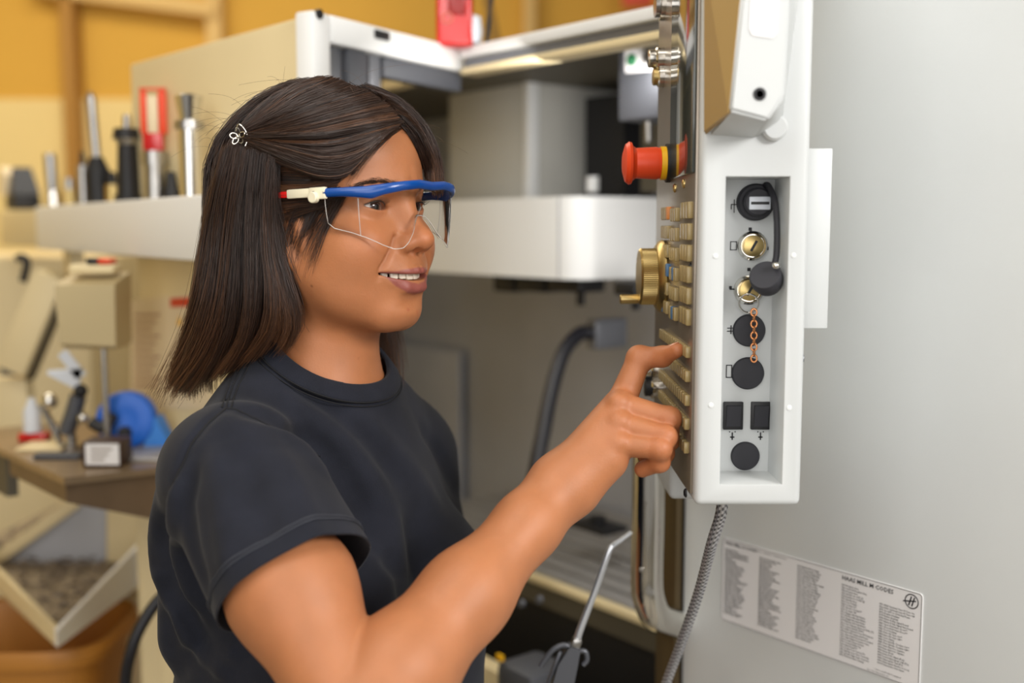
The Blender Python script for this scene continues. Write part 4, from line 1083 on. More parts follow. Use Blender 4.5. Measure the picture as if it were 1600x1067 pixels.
EYE = (0.0675, 0.0320, 0.0)
_K = (0.0775, 0.0355, -0.0605)
LIP_U = [_K, (0.0850, 0.0235, -0.0618), (0.0950, 0.0110, -0.0608), (0.0982, 0.0035, -0.0598), (0.0978, 0.0, -0.0606)]
LIP_L = [_K, (0.0840, 0.0245, -0.0695), (0.0922, 0.0120, -0.0755), (0.0945, 0.0, -0.0775)]
def dist2(Q, pts):
    d = np.full(len(Q), 9.0, np.float32)
    for a, b in zip(pts[:-1], pts[1:]):
        a = np.array(a, np.float32); ba = np.array(b, np.float32) - a; pa = Q - a
        h = np.clip(pa @ ba / float(ba @ ba), 0, 1)
        d = np.minimum(d, np.sqrt(((pa - h[:, None] * ba) ** 2).sum(1)))
    return d
def head_sdf(P):
    M = P.copy(); M[:, 1] = np.abs(M[:, 1])
    d = ell(P, (-0.012, 0, 0.033), (0.094, 0.073, 0.080))
    d = smin(d, ell(P, (0.036, 0, 0.040), (0.056, 0.060, 0.052)), 0.02)
    d = smin(d, ell(P, (0.030, 0, -0.030), (0.061, 0.060, 0.070)), 0.02)
    d = smin(d, ell(P, (0.038, 0, -0.078), (0.050, 0.046, 0.036)), 0.02)
    d = smin(d, cap(M, (0.008, 0.052, -0.058), (0.066, 0.018, -0.100), 0.014, 0.012), 0.022)
    d = smin(d, ell(P, (0.0705, 0, -0.097), (0.019, 0.021, 0.017)), 0.018)          # chin
    d = smin(d, ell(M, (0.038, 0.040, -0.060), (0.032, 0.024, 0.036)), 0.025)
    d = smin(d, ell(M, (0.060, 0.039, -0.036), (0.025, 0.023, 0.024)), 0.022)      # cheek
    d = smin(d, ell(P, (0.072, 0, -0.062), (0.0265, 0.032, 0.026)), 0.014)         # muzzle
    d = smin(d, cap(M, (0.082, 0.006, 0.020), (0.062, 0.048, 0.017), 0.011, 0.009), 0.014)  # brow ridge
    d = ssub(d, ell(M, (0.092, 0.034, -0.002), (0.016, 0.019, 0.0125)), 0.014)     # sockets
    d = smin(d, cap(P, (0.083, 0, 0.008), (0.0985, 0, -0.027), 0.0075, 0.0092), 0.012)  # nose bridge
    d = smin(d, ell(P, (0.1035, 0, -0.0315), (0.0122, 0.0120, 0.0105)), 0.008)
    d = smin(d, ell(M, (0.0935, 0.0135, -0.0350), (0.0110, 0.0072, 0.0082)), 0.006)
    d = ssub(d, ell(M, (0.1010, 0.0068, -0.0430), (0.0065, 0.0034, 0.0045)), 0.003)
    fold = dist2(M[:, 1:3], [(0.0205, -0.029), (0.0245, -0.036), (0.0315, -0.046), (0.0375, -0.057), (0.0375, -0.068)])
    fr = np.clip((P[:, 0] - 0.045) / 0.02, 0, 1)
    d = d + fr * (0.0034 * np.exp(-(fold / 0.0030) ** 2)) * np.clip((P[:, 2] + 0.070) / 0.016, 0, 1)
    # eyelids
    lid = ell(M, EYE, (0.0142, 0.0165, 0.0142))
    d = smin(d, lid, 0.006)
    u = M[:, 1] - EYE[1] + 0.0006; w = P[:, 2] - EYE[2] - 0.06 * u
    q = 1 - (u / 0.0153) ** 2
    g = np.maximum(w - 0.0046 * q, -0.0036 * q - w)
    d = ssub(d, np.maximum(g, 0.064 - P[:, 0]), 0.0016)
    d = ssub(d, poly(M, [(0.084, 0.021, 0.0068), (0.0835, 0.032, 0.0098), (0.074, 0.045, 0.0062)], [0.0006] * 3), 0.004)
    # mouth
    d = smin(d, poly(M, LIP_U, [0.0012, 0.0026, 0.0032, 0.0033, 0.0029]), 0.004)
    d = smin(d, poly(M, LIP_L, [0.0014, 0.0036, 0.0050, 0.0054]), 0.004)
    ym = M[:, 1]
    q = 1 - (ym / 0.0375) ** 2
    zc = -0.0612 - 0.0050 * q
    g = np.abs(P[:, 2] - zc) - 0.0029 * np.maximum(q, 0) ** 0.5 + np.maximum(-q, 0) * 0.02
    d = ssub(d, np.maximum(g, 0.060 - P[:, 0]), 0.0015)
    d = ssub(d, ell(P, (0.099, 0, -0.0895), (0.009, 0.020, 0.0045)), 0.010)        # mentolabial fold
    d = ssub(d, cap(P, (0.1075, 0, -0.049), (0.1075, 0, -0.056), 0.0015), 0.006)    # philtrum
    # ears
    R = rot_to((0.93, -0.37, 0.0))
    e = ell(M, (-0.006, 0.0720, -0.018), (0.017, 0.0055, 0.031), R)
    e = smin(e, ell(M, (0.002, 0.0690, -0.043), (0.0085, 0.005, 0.011), R), 0.006)
    e = ssub(e, ell(M, (0.001, 0.0755, -0.016), (0.0095, 0.0065, 0.019), R), 0.005)
    d = smin(d, e, 0.007)
    d = smin(d, ell(M, (0.0150, 0.0650, -0.022), (0.006, 0.0060, 0.015)), 0.006)
    # neck
    d = smin(d, cap(P, (-0.012, 0, -0.060), (-0.020, 0, -0.200), 0.051, 0.054), 0.022)
    d = smin(d, cap(M, (-0.02, 0.02, -0.205), (-0.035, 0.11, -0.245), 0.045, 0.045), 0.04)
    return d

def seg_dist(P, pts):
    d = np.full(len(P), 9.0)
    for i in range(len(pts) - 1):
        d = np.minimum(d, cap(P, pts[i], pts[i + 1], 0.0))
    return d
def build_head():
    V, Q = surface_net(head_sdf, (-0.13, -0.16, -0.245), (0.13, 0.16, 0.13), 0.0013)
    M = V.copy(); M[:, 1] = np.abs(M[:, 1]); M = M.astype(np.float32)
    skin = np.array(s2l(173, 112, 73)); lip = np.array(s2l(142, 78, 68)); mouth = np.array(s2l(80, 30, 28))
    du = dist2(M[:, 1:3], [p[1:] for p in LIP_U]); dl = dist2(M[:, 1:3], [p[1:] for p in LIP_L])
    wl = np.clip(1.15 - (M[:, 1] / 0.036) ** 2, 0.15, 1)
    m = np.clip((np.maximum(0.0030 * wl - du, 0.0052 * wl - dl)) / 0.0014 + 0.5, 0, 1) * (V[:, 0] > 0.055)
    col = skin + (lip - skin) * m[:, None]
    # warmer nose tip and cheeks, paler brow
    b = np.exp(-((M - (0.108, 0.0, -0.032)) ** 2).sum(1) / 0.016 ** 2) + 0.7 * np.exp(-((M - (0.075, 0.042, -0.034)) ** 2).sum(1) / 0.02 ** 2)
    col = col * (1 + b[:, None] * np.array([0.06, -0.04, -0.06]))
    f = lambda P: head_sdf(w2h(P).astype(np.float32))
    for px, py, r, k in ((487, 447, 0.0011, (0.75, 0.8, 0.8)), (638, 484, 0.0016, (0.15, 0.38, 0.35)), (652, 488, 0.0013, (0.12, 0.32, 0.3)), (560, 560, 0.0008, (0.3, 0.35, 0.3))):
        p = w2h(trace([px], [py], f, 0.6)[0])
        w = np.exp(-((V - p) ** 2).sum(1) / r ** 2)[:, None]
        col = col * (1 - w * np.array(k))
    return V, Q, col
def build_teeth_mesh():
    bm = bmesh.new()
    widths = [0.0084, 0.0068, 0.0074, 0.0066, 0.0066]
    for s in (-1, 1):
        y = 0.0
        for i, w in enumerate(widths):
            yc = y + w / 2; y += w * 0.97
            x = 0.0905 - 21.0 * yc * yc
            r = bmesh.ops.create_uvsphere(bm, u_segments=14, v_segments=10, radius=1.0)
            ang = math.atan2(42.0 * yc, 1.0)
            ht = [0.0052, 0.0046, 0.0050, 0.0045, 0.0042][i]
            for v in r['verts']:
                c = [math.copysign(abs(k) ** 0.42, k) for k in v.co]
                px, py, pz = c[0] * 0.003, c[1] * w * 0.53, c[2] * ht
                v.co = (x + px * math.cos(ang) - py * math.sin(ang), s * (yc + py * math.cos(ang) + px * math.sin(ang)), -0.0636 + 0.05 * yc + pz)
    bmesh.ops.recalc_face_normals(bm, faces=bm.faces)
    me = bpy.data.meshes.new('teeth'); bm.to_mesh(me); bm.free()
    V = np.array([v.co for v in me.vertices])
    me.vertices.foreach_set('co', h2w(V).astype(np.float32).ravel())
    return me

def build_eye_mesh(s):
    """eyeball, its poles along the gaze; iris and pupil as surface colour"""
    nu, nv = 48, 40
    th = np.concatenate([np.linspace(0, 0.75, 24), np.linspace(0.85, PI, nv - 24)])
    ph = np.linspace(0, 2 * PI, nu, endpoint=False)
    T, Ph = np.meshgrid(th, ph, indexing='ij')
    r = 0.0121 + 0.0006 * np.clip(1 - (T / 0.55) ** 2, 0, 1)
    L = np.stack([np.cos(T) * r, np.sin(T) * np.cos(Ph) * r, np.sin(T) * np.sin(Ph) * r], -1).reshape(-1, 3)
    gz = np.array([0.96, -0.20, -0.06]); R = rot_to(gz)
    V = h2w(L @ R.T + np.array([EYE[0] , s * EYE[1], EYE[2]]))
    Fq = []
    for i in range(nv - 1):
        for j in range(nu):
            Fq.append((i * nu + j, (i + 1) * nu + j, (i + 1) * nu + (j + 1) % nu, i * nu + (j + 1) % nu))
    Tf = T.reshape(-1)
    white = np.array(s2l(186, 172, 162)); iris = np.array(s2l(58, 34, 22)); rim = np.array(s2l(28, 16, 12))
    col = np.tile(white, (len(V), 1))
    col[Tf < 0.57] = rim; col[Tf < 0.50] = iris; col[Tf < 0.20] = np.array(s2l(8, 6, 6))
    me = np_mesh('eye', V, Fq); vcol(me, col)
    return me

def tube_mesh(polylines, radii, sides=5):
    """list of (n,3) polylines with per-point radii -> one tube mesh"""
    Vs, Fs = [], []; base = 0
    an = np.linspace(0, 2 * PI, sides, endpoint=False)
    for P, r in zip(polylines, radii):
        P = np.asarray(P, float); n = len(P)
        T = np.gradient(P, axis=0); T /= np.linalg.norm(T, axis=1)[:, None] + 1e-12
        ref = np.array([0, 0, 1.0]) if abs(T[:, 2]).mean() < 0.8 else np.array([1.0, 0, 0])
        A = np.cross(T, ref); A /= np.linalg.norm(A, axis=1)[:, None] + 1e-12
        Bn = np.cross(A, T)
        r = np.broadcast_to(np.asarray(r, float), (n,))
        ring = P[:, None] + r[:, None, None] * (np.cos(an)[None, :, None] * A[:, None] + np.sin(an)[None, :, None] * Bn[:, None])
        Vs.append(ring.reshape(-1, 3))
        i = np.arange(n - 1)[:, None]; j = np.arange(sides)[None]
        j2 = (j + 1) % sides
        Fs.append(np.stack([base + i * sides + j + 0 * j2, base + i * sides + j2, base + (i + 1) * sides + j2, base + (i + 1) * sides + j + 0 * j2], -1).reshape(-1, 4))
        base += n * sides
    return np.concatenate(Vs), np.concatenate(Fs)
# ------------------------------------------------------------------ person: torso frame, arm, hand
NB = at(512, 603, 1.075)                                  # base of the neck
TX = np.array([0.85, -0.5268, 0.0]); TY = np.array([0.5268, 0.85, 0.0]); TZ = np.array([0, 0, 1.0])
TR = np.stack([TX, TY, TZ], 1)
def t2w(p): return np.asarray(p, float) @ TR.T + NB
def trace(px, py, f, t0=0.5, off=0.0, steps=160):
    px = np.atleast_1d(np.asarray(px, float)); py = np.atleast_1d(np.asarray(py, float))
    D = np.stack([(px - 800) / F_PX, _cp + (533.5 - py) / F_PX * _sp, -_sp + (533.5 - py) / F_PX * _cp], 1)
    D /= np.linalg.norm(D, axis=1)[:, None]
    t = np.full(len(px), t0); o = np.array([0, 0, CAM_Z]); best = t.copy(); bd = np.full(len(px), 9.0)
    for _ in range(steps):
        d = f((o + D * t[:, None]).astype(np.float32)) - off
        m = d < bd; bd[m] = d[m]; best[m] = t[m]
        t = t + np.clip(d, -0.02, 0.1) * 0.75
    t = np.where(np.abs(d) < 0.004, t, best)
    return o + D * t[:, None]

SH = at(348, 705, 0.935); EL = at(556, 1125, 0.80); WR = at(876, 762, 0.958)
ARM_D = (EL - SH) / np.linalg.norm(EL - SH)
HEM = at(462, 908, 0.868)
FING = {
    'index': ([(976, 616, 0.992), (999, 560, 0.999), (1035, 557, 0.990), (1058, 547, 0.973)], [0.0130, 0.0112, 0.0088, 0.0068]),
    'middle': ([(968, 632, 0.976), (1046, 654, 0.966), (1046, 688, 0.985), (1016, 692, 1.000)], [0.0118, 0.0100, 0.0086, 0.0075]),
    'ring': ([(969, 662, 0.966), (1040, 682, 0.952), (1038, 708, 0.968), (1008, 712, 0.985)], [0.0112, 0.0095, 0.0082, 0.0072]),
    'pinky': ([(967, 694, 0.958), (1032, 701, 0.945), (1031, 722, 0.955), (1004, 733, 0.968)], [0.0113, 0.0092, 0.0083, 0.0076]),
    'thumb': ([(905, 742, 0.985), (950, 690, 1.012), (990, 668, 1.020), (1022, 664, 1.010)], [0.0150, 0.0125, 0.0105, 0.0085]),
}
FP = {k: ([at(*p) for p in v[0]], v[1]) for k, v in FING.items()}
def arm_sdf(P):
    d = cap(P, SH + (EL - SH) * 0.22, SH + (EL - SH) * 0.55, 0.040, 0.050)
    d = smin(d, cap(P, SH + (EL - SH) * 0.55, EL, 0.050, 0.034), 0.02)
    f = lambda t: EL + (WR - EL) * t
    fa = poly(P, [EL, f(0.18), f(0.5), f(0.82), f(1.0)], [0.042, 0.0432, 0.0355, 0.0268, 0.0252], 0.02)
    d = smin(d, fa, 0.005)
    h = None
    for k in ('index', 'middle', 'ring', 'pinky'):
        m = FP[k][0][0]
        e = cap(P, WR + (m - WR) * 0.05, m, 0.0208, 0.0112)
        h = e if h is None else smin(h, e, 0.014)
    h = smin(h, cap(P, at(905, 760, 0.955), at(952, 722, 0.958), 0.0185, 0.0155), 0.014)
    d = smin(d, h, 0.022)
    # knuckles
    for k in ('middle', 'ring', 'pinky'):
        m = FP[k][0][0]
        d = smin(d, ell(P, m + np.array([-0.001, -0.0065, 0.0035]), (0.0095, 0.0085, 0.0080)), 0.006)
    for k, (pts, rad) in FP.items():
        e = poly(P, pts, rad, 0.005)
        for j in (1, 2):
            e = smin(e, ell(P, pts[j], (rad[j] * 1.03,) * 3), 0.003)
        d = smin(d, e, 0.0024)
    return d
def torso_mirror(P):
    Q = (P - NB.astype(np.float32)) @ TR.astype(np.float32)
    M = Q.copy(); M[:, 1] = np.abs(M[:, 1])
    return Q, M
def torso_sdf(P, o=0.0):
    Q, M = torso_mirror(P)
    d = ell(Q, (-0.012, 0, -0.17), (0.100 + o, 0.138 + o, 0.20 + o))
    d = smin(d, ell(Q, (-0.045, 0, -0.13), (0.062 + o, 0.13 + o, 0.14 + o)), 0.05)
    d = smin(d, ell(M, (0.068, 0.066, -0.215), (0.062 + o, 0.064 + o, 0.068 + o)), 0.05)
    d = smin(d, ell(Q, (-0.022, 0, -0.40), (0.130 + o, 0.158 + o, 0.20 + o)), 0.08)
    d = smin(d, ell(Q, (0.0, 0, -0.56), (0.112 + o, 0.160 + o, 0.12 + o)), 0.08)
    d = smin(d, cap(M, (-0.018, 0.0, -0.055), (-0.018, 0.118, -0.085), 0.048 + o, 0.042 + o), 0.04)
    d = smin(d, cap(M, (-0.018, 0.030, 0.014), (-0.018, 0.122, -0.072), 0.030 + o, 0.036 + o), 0.03)
    return d
L_SH = t2w((-0.01, 0.145, -0.100)); L_EL = t2w((-0.02, 0.190, -0.350)); L_WR = t2w((0.06, 0.20, -0.58))
HIP = t2w((0, 0, -0.58)); 
def legs_sdf(P, o=0.0):
    d = None
    for s in (-1, 1):
        h = t2w((0.0, s * 0.085, -0.60)); k = np.array([*t2w((0.015, s * 0.10, 0))[:2], 0.46]); a = np.array([*t2w((-0.01, s * 0.11, 0))[:2], 0.09])
        e = poly(P, [h, h + (k - h) * 0.5, k, k + (a - k) * 0.35, a], [0.092 + o, 0.082 + o, 0.060 + o, 0.056 + o, 0.040 + o], 0.05)
        d = e if d is None else smin(d, e, 0.01)
    return d
def body_low_sdf(P):
    d = torso_sdf(P)
    d = smin(d, cap(P, L_SH, L_EL, 0.050, 0.040), 0.03)
    d = smin(d, cap(P, L_EL, L_WR, 0.040, 0.027), 0.02)
    kn = t2w((0.078, 0.198, -0.650))
    d = smin(d, cap(P, L_WR, kn, 0.026, 0.022), 0.02)
    for j, (dy, ln, r) in enumerate([(0.028, 0.062, 0.0085), (0.009, 0.070, 0.009), (-0.010, 0.066, 0.0088), (-0.028, 0.052, 0.0078)]):
        a = kn + TX * dy - TZ * 0.012
        d = smin(d, poly(P, [a, a - TZ * ln * 0.5 + TX * 0.004, a - TZ * ln * 0.85 - TY * 0.016], [r, r * 0.95, r * 0.85], 0.004), 0.005)
    d = smin(d, poly(P, [L_WR + TX * 0.02, L_WR + TX * 0.045 - TZ * 0.045 - TY * 0.012, L_WR + TX * 0.045 - TZ * 0.085 - TY * 0.02], [0.014, 0.011, 0.009], 0.005), 0.008)
    d = smin(d, cap(P, NB - TZ * 0.05, NB + TZ * 0.0, 0.05), 0.03)
    return smin(d, legs_sdf(P), 0.03)

# ---- shirt
LHEM = L_SH + (L_EL - L_SH) * 0.62
def sleeve_sdf(P):
    d = cap(P, SH + np.array([0.008, 0.010, -0.022]), HEM + ARM_D * 0.03, 0.0655, 0.0700)
    return d
def shirt_base(P):
    d = torso_sdf(P, 0.010)
    Q, M = torso_mirror(P)
    d = smin(d, cap(Q, (-0.016, 0, -0.075), (-0.014, 0, 0.045), 0.086, 0.052), 0.03)
    d = smin(d, ell(Q, (0.045, 0, -0.44), (0.105, 0.130, 0.22)), 0.08)         # fabric hanging below the bust
    d = smin(d, sleeve_sdf(P), (0.014 + 0.018 / (1 + np.exp(np.clip((Q[:, 0] + 0.015) / 0.012, -30, 30)))).astype(np.float32))
    d = smin(d, cap(P, at(304, 800, 1.0), at(302, 990, 1.0), 0.0310, 0.030), 0.03)
    d = smin(d, cap(P, L_SH, LHEM + (L_EL - L_SH) * 0.1, 0.054, 0.060), 0.03)
    return d
def px_line(pts, f=None, n=14, t0=0.5):
    pts = np.asarray(pts, float)
    s = np.concatenate([[0], np.cumsum(np.linalg.norm(np.diff(pts, axis=0), axis=1))]); u = np.linspace(0, s[-1], n)
    return trace(np.interp(u, s, pts[:, 0]), np.interp(u, s, pts[:, 1]), f or shirt_base, t0)
# (pixel polyline on the cloth, amplitude in m, width in m): positive = groove, negative = ridge
FOLDS = [
    ([(352, 634), (322, 660), (296, 692), (274, 738), (262, 780)], 0.0020, 0.0045),
    ([(366, 636), (405, 645), (440, 661), (495, 700), (530, 742), (562, 792), (584, 850)], 0.0085, 0.0105),
    ([(395, 640), (440, 668), (480, 706), (515, 752)], -0.0030, 0.010),
    ([(300, 720), (288, 790), (300, 860), (322, 930)], 0.0060, 0.0100),
    ([(280, 740), (268, 800), (280, 880), (310, 960)], -0.0050, 0.0090),
    ([(262, 790), (255, 850), (270, 920), (312, 990)], 0.0070, 0.0090),
    ([(242, 800), (240, 870), (256, 940), (300, 1010), (340, 1040)], -0.0050, 0.0090),
    ([(372, 690), (390, 740), (408, 800), (420, 850)], 0.0035, 0.0110),
    ([(340, 690), (345, 760), (352, 830), (360, 900)], -0.0030, 0.0120),
    ([(432, 700), (462, 760), (486, 820), (500, 860)], -0.0028, 0.0130),
    ([(430, 610), (480, 640), (540, 690), (580, 740), (610, 800), (625, 870)], -0.0035, 0.0120),
    ([(450, 598), (520, 640), (580, 690), (630, 760)], 0.0035, 0.0110),
    ([(520, 640), (580, 670), (640, 730), (690, 800)], -0.0025, 0.0140),
    ([(640, 780), (655, 850), (650, 930), (640, 1000)], 0.0040, 0.0160),
    ([(600, 860), (630, 900), (640, 960)], 0.0050, 0.0120),
    ([(250, 900), (262, 960), (268, 1040)], 0.0040, 0.0110),
    ([(320, 1000), (290, 1030), (275, 1060)], 0.0035, 0.0090),
    ([(370, 1000), (350, 1030), (345, 1064)], -0.0030, 0.0110),
    ([(655, 660), (690, 720), (722, 780)], 0.0030, 0.0110),
]
FOLD3 = None
def shirt_sdf(P):
    d = shirt_base(P)
    near = np.abs(d) < 0.02
    if near.any():
        Pn = P[near]; dd = np.zeros(len(Pn), np.float32)
        for L, a, w in FOLD3:
            q = np.full(len(Pn), 9.0, np.float32)
            ext = np.concatenate([[L[0]], L, [L[-1]]])
            lo, hi = L.min(0) - 3 * w, L.max(0) + 3 * w
            m = ((Pn > lo) & (Pn < hi)).all(1)
            if not m.any(): continue
            Pm = Pn[m]; best = np.full(len(Pm), 9.0, np.float32); tt = np.zeros(len(Pm), np.float32)
            for i in range(len(L) - 1):
                A = L[i].astype(np.float32); ba = (L[i + 1] - L[i]).astype(np.float32); pa = Pm - A
                h = np.clip(pa @ ba / max(float(ba @ ba), 1e-9), 0, 1)
                e = np.sqrt(((pa - h[:, None] * ba) ** 2).sum(1))
                mm = e < best; best[mm] = e[mm]; tt[mm] = (i + h[mm]) / (len(L) - 1)
            fade = np.clip(np.minimum(tt, 1 - tt) * 5 + 0.25, 0, 1)
            dd[m] += 1.9 * a * np.exp(-(best / w) ** 2) * fade
        # soft irregular cloth surface
        x, y, z = Pn[:, 0], Pn[:, 1], Pn[:, 2]
        dd += 0.0011 * np.sin(38 * x + 21 * z + 2 * np.sin(17 * y)) * np.sin(33 * y - 25 * z + 1.0) 
        d[near] += dd
    return d
def build_shirt():
    global FOLD3
    FOLD3 = [(px_line(p), a, w) for p, a, w in FOLDS]
    V, Q = surface_net(shirt_sdf, (-0.44, 0.70, 0.80), (0.10, 1.40, 1.46), 0.0026)
    me = np_mesh('t_shirt', V, Q)
    bm = bmesh.new(); bm.from_mesh(me)
    def cut(co, no, sel):
        fs = [f for f in bm.faces if sel(f.calc_center_median())]
        es = {e for f in fs for e in f.edges}; vs = {v for f in fs for v in f.verts}
        bmesh.ops.bisect_plane(bm, geom=list(vs) + list(es) + fs, plane_co=Vector(co), plane_no=Vector(no), clear_outer=True)
    hem = HEM
    cut(hem, ARM_D, lambda c: (np.array(c) - hem) @ ARM_D > -0.02 and np.linalg.norm((np.array(c) - hem) - ((np.array(c) - hem) @ ARM_D) * ARM_D) < 0.082 and (np.array(c) - hem) @ ARM_D < 0.12)
    ld = (L_EL - L_SH) / np.linalg.norm(L_EL - L_SH)
    cut(LHEM, ld, lambda c: (np.array(c) - LHEM) @ ld > -0.02 and (np.array(c) - LHEM) @ ld < 0.1 and np.linalg.norm(np.array(c) - LHEM - ((np.array(c) - LHEM) @ ld) * ld) < 0.085)
    cut((0, 0, 0.86), (0, 0, -1), lambda c: c.z < 0.9)
    cut(COLLAR_C + COLLAR_N * 0.004, COLLAR_N, lambda c: np.linalg.norm(np.array(c) - COLLAR_C) < 0.080)
    bm.to_mesh(me); bm.free()
    return me
COLLAR_C = t2w((0.000, 0, 0.034)); 
COLLAR_N = TR @ (np.array([0.50, 0.0, 0.866]))

def ring_radius(phi, off, f=None):
    """radius at which the plane through the collar meets the cloth"""
    f = f or shirt_base
    u = TR @ np.array([0.866, 0.0, -0.50]); v = TY
    d = np.cos(phi)[:, None] * u + np.sin(phi)[:, None] * v
    rr = np.linspace(0.02, 0.12, 201)
    P = (COLLAR_C + COLLAR_N * off)[None, None] + d[:, None] * rr[None, :, None]
    val = f(P.reshape(-1, 3).astype(np.float32)).reshape(len(phi), -1)
    k = np.argmax(val > 0, axis=1); k = np.where((val > 0).any(1), k, 200)
    r = np.minimum(rr[k], 0.085)
    Fk = np.fft.rfft(r); Fk[4:] = 0; r = np.fft.irfft(Fk, len(r))
    return r, d
def build_collar():
    n = 360; phi = np.linspace(0, 2 * PI, n, endpoint=False)
    ra, d = ring_radius(phi, -0.007); rb, _ = ring_radius(phi, 0.006)
    rb = np.minimum(rb, ra - 0.004)
    rib = 0.0004 * (np.arange(n) % 2)
    A = COLLAR_C - COLLAR_N * 0.007 + d * ra[:, None]; Bp = COLLAR_C + COLLAR_N * 0.006 + d * (rb - 0.002)[:, None]
    up = Bp - A; L = np.linalg.norm(up, axis=1)[:, None]; up /= L
    tg = np.roll(A, -1, 0) - np.roll(A, 1, 0); tg /= np.linalg.norm(tg, axis=1)[:, None]
    nr = np.cross(tg, up)
    s = np.sign((nr * (d + 0.4 * COLLAR_N)).sum(1)).mean(); nr *= (1 if s > 0 else -1)
    w = 0.0195; prof = [(-0.001, 0.0), (0.0, 0.0022), (0.10, 0.0034), (0.5, 0.0036), (0.92, 0.0034), (1.0, 0.0015), (0.97, -0.001), (0.5, -0.0012)]
    rows = [A + up * (t * w) + nr * (h + (rib if 0 < t < 0.95 and h > 0.002 else 0 * rib))[:, None] for t, h in prof]
    V = np.concatenate(rows); m = len(prof); Fq = []
    for i in range(m):
        for j in range(n):
            Fq.append((i * n + j, i * n + (j + 1) % n, ((i + 1) % m) * n + (j + 1) % n, ((i + 1) % m) * n + j))
    seam = [np.concatenate([(A + up * (0.0) + nr * 0.0026), (A + nr * 0.0026)[:1]]), np.concatenate([(A - up * 0.0035 + nr * 0.0012), (A - up * 0.0035 + nr * 0.0012)[:1]])]
    return np_mesh('collar', V, Fq), seam
CLOTH = []
def on_cloth(pts, off=0.0003, n=40):
    """photo polyline laid on the finished cloth mesh"""
    from mathutils.bvhtree import BVHTree
    if not CLOTH:
        CLOTH.append(BVHTree.FromPolygons([v.co for v in shirt.data.vertices], [p.vertices for p in shirt.data.polygons]))
    out = []
    for p in px_line(pts, n=n):
        c, nn, _, _ = CLOTH[0].find_nearest(Vector(p)); out.append(np.array(c) + np.array(nn) * off)
    out = np.array(out); out[1:-1] = (out[:-2] + out[1:-1] * 2 + out[2:]) / 4
    return out
def hem_ring(off, n=90, f=None, C0=None, D=None):
    C0 = HEM if C0 is None else C0; D = ARM_D if D is None else D
    u = np.cross(D, [0, 1, 0]); u /= np.linalg.norm(u); v = np.cross(D, u)
    ph = np.linspace(0, 2 * PI, n)
    d = np.cos(ph)[:, None] * u + np.sin(ph)[:, None] * v
    rr = np.linspace(0.045, 0.11, 131)
    P = (C0 - D * off)[None, None] + d[:, None] * rr[None, :, None]
    val = shirt_sdf(P.reshape(-1, 3).astype(np.float32)).reshape(n, -1)
    k = np.argmax(val > 0, axis=1); ok = (val > 0).any(1)
    r = rr[k]; m = ok & (r < 0.088)
    pts = C0 - D * off + d * (r + 0.0006)[:, None]
    # longest unbroken run
    runs, cur = [], []
    for i in range(n):
        if m[i]: cur.append(pts[i])
        else:
            if len(cur) > 4: runs.append(np.array(cur))
            cur = []
    if len(cur) > 4: runs.append(np.array(cur))
    return runs
# ------------------------------------------------------------------ person: hair
CH_R = [((-0.050, -0.040, 0.030), 0.050), ((-0.068, -0.050, -0.060), 0.040), ((-0.070, -0.052, -0.100), 0.042), ((-0.092, -0.056, -0.140), 0.036), ((-0.118, -0.060, -0.172), 0.022)]
CH_B = [((-0.065, 0.0, 0.020), 0.050), ((-0.080, 0.0, -0.080), 0.042), ((-0.100, -0.005, -0.150), 0.034), ((-0.120, -0.01, -0.180), 0.022)]
CH_L = [((-0.030, 0.045, 0.020), 0.046), ((-0.030, 0.052, -0.060), 0.034), ((-0.014, 0.060, -0.120), 0.030), ((0.000, 0.064, -0.172), 0.024)]
CH_F = [((-0.022, -0.066, -0.030), 0.018), ((-0.018, -0.066, -0.065), 0.020), ((-0.012, -0.062, -0.100), 0.021), ((-0.030, -0.062, -0.135), 0.020)]
HL_N = np.array([0.891, 0.0, -0.454], np.float32)
def hair_vol(Pw, face=True):
    P = ((Pw - HO.astype(np.float32)) @ HR.astype(np.float32))
    d = ell(P, (-0.012, 0, 0.033), (0.106, 0.085, 0.092))
    d = smin(d, ell(P, (0.030, 0, 0.044), (0.066, 0.068, 0.062)), 0.02)
    for ch in (CH_R, CH_B, CH_L, CH_F):
        d = smin(d, poly(P, [c for c, r in ch], [r for c, r in ch], 0.02), 0.03)
    return d
def hair_base(Pw):
    P = ((Pw - HO.astype(np.float32)) @ HR.astype(np.float32))
    d = hair_vol(Pw) + 0.0075
    cutp = P @ HL_N - 0.020
    return -smin(smin(-d, -cutp, 0.006), P[:, 2] + 0.120, 0.01)

NPT = 14
def px_guide(pts, off=0.0, surf=None):
    pts = np.asarray(pts, float)
    s = np.concatenate([[0], np.cumsum(np.linalg.norm(np.diff(pts, axis=0), axis=1))]); u = np.linspace(0, s[-1], 12)
    L = trace(np.interp(u, s, pts[:, 0]), np.interp(u, s, pts[:, 1]), surf or hair_vol, 0.6, off)
    for _ in range(1):
        L[1:-1] = (L[:-2] + 2 * L[1:-1] + L[2:]) / 4
    return resample(L, NPT)
def hd_guide(pts, off=0.0):
    L = resample(h2w(pts), NPT * 2)
    for _ in range(4):
        e = 0.002; g = np.stack([hair_vol((L + e * np.eye(3)[i]).astype(np.float32)) - hair_vol((L - e * np.eye(3)[i]).astype(np.float32)) for i in range(3)], 1)
        g /= np.linalg.norm(g, axis=1)[:, None] + 1e-9
        L = L - g * (hair_vol(L.astype(np.float32)) - off)[:, None]
    return resample(L, NPT)
HAIR_P, HAIR_R, HAIR_C = [], [], []
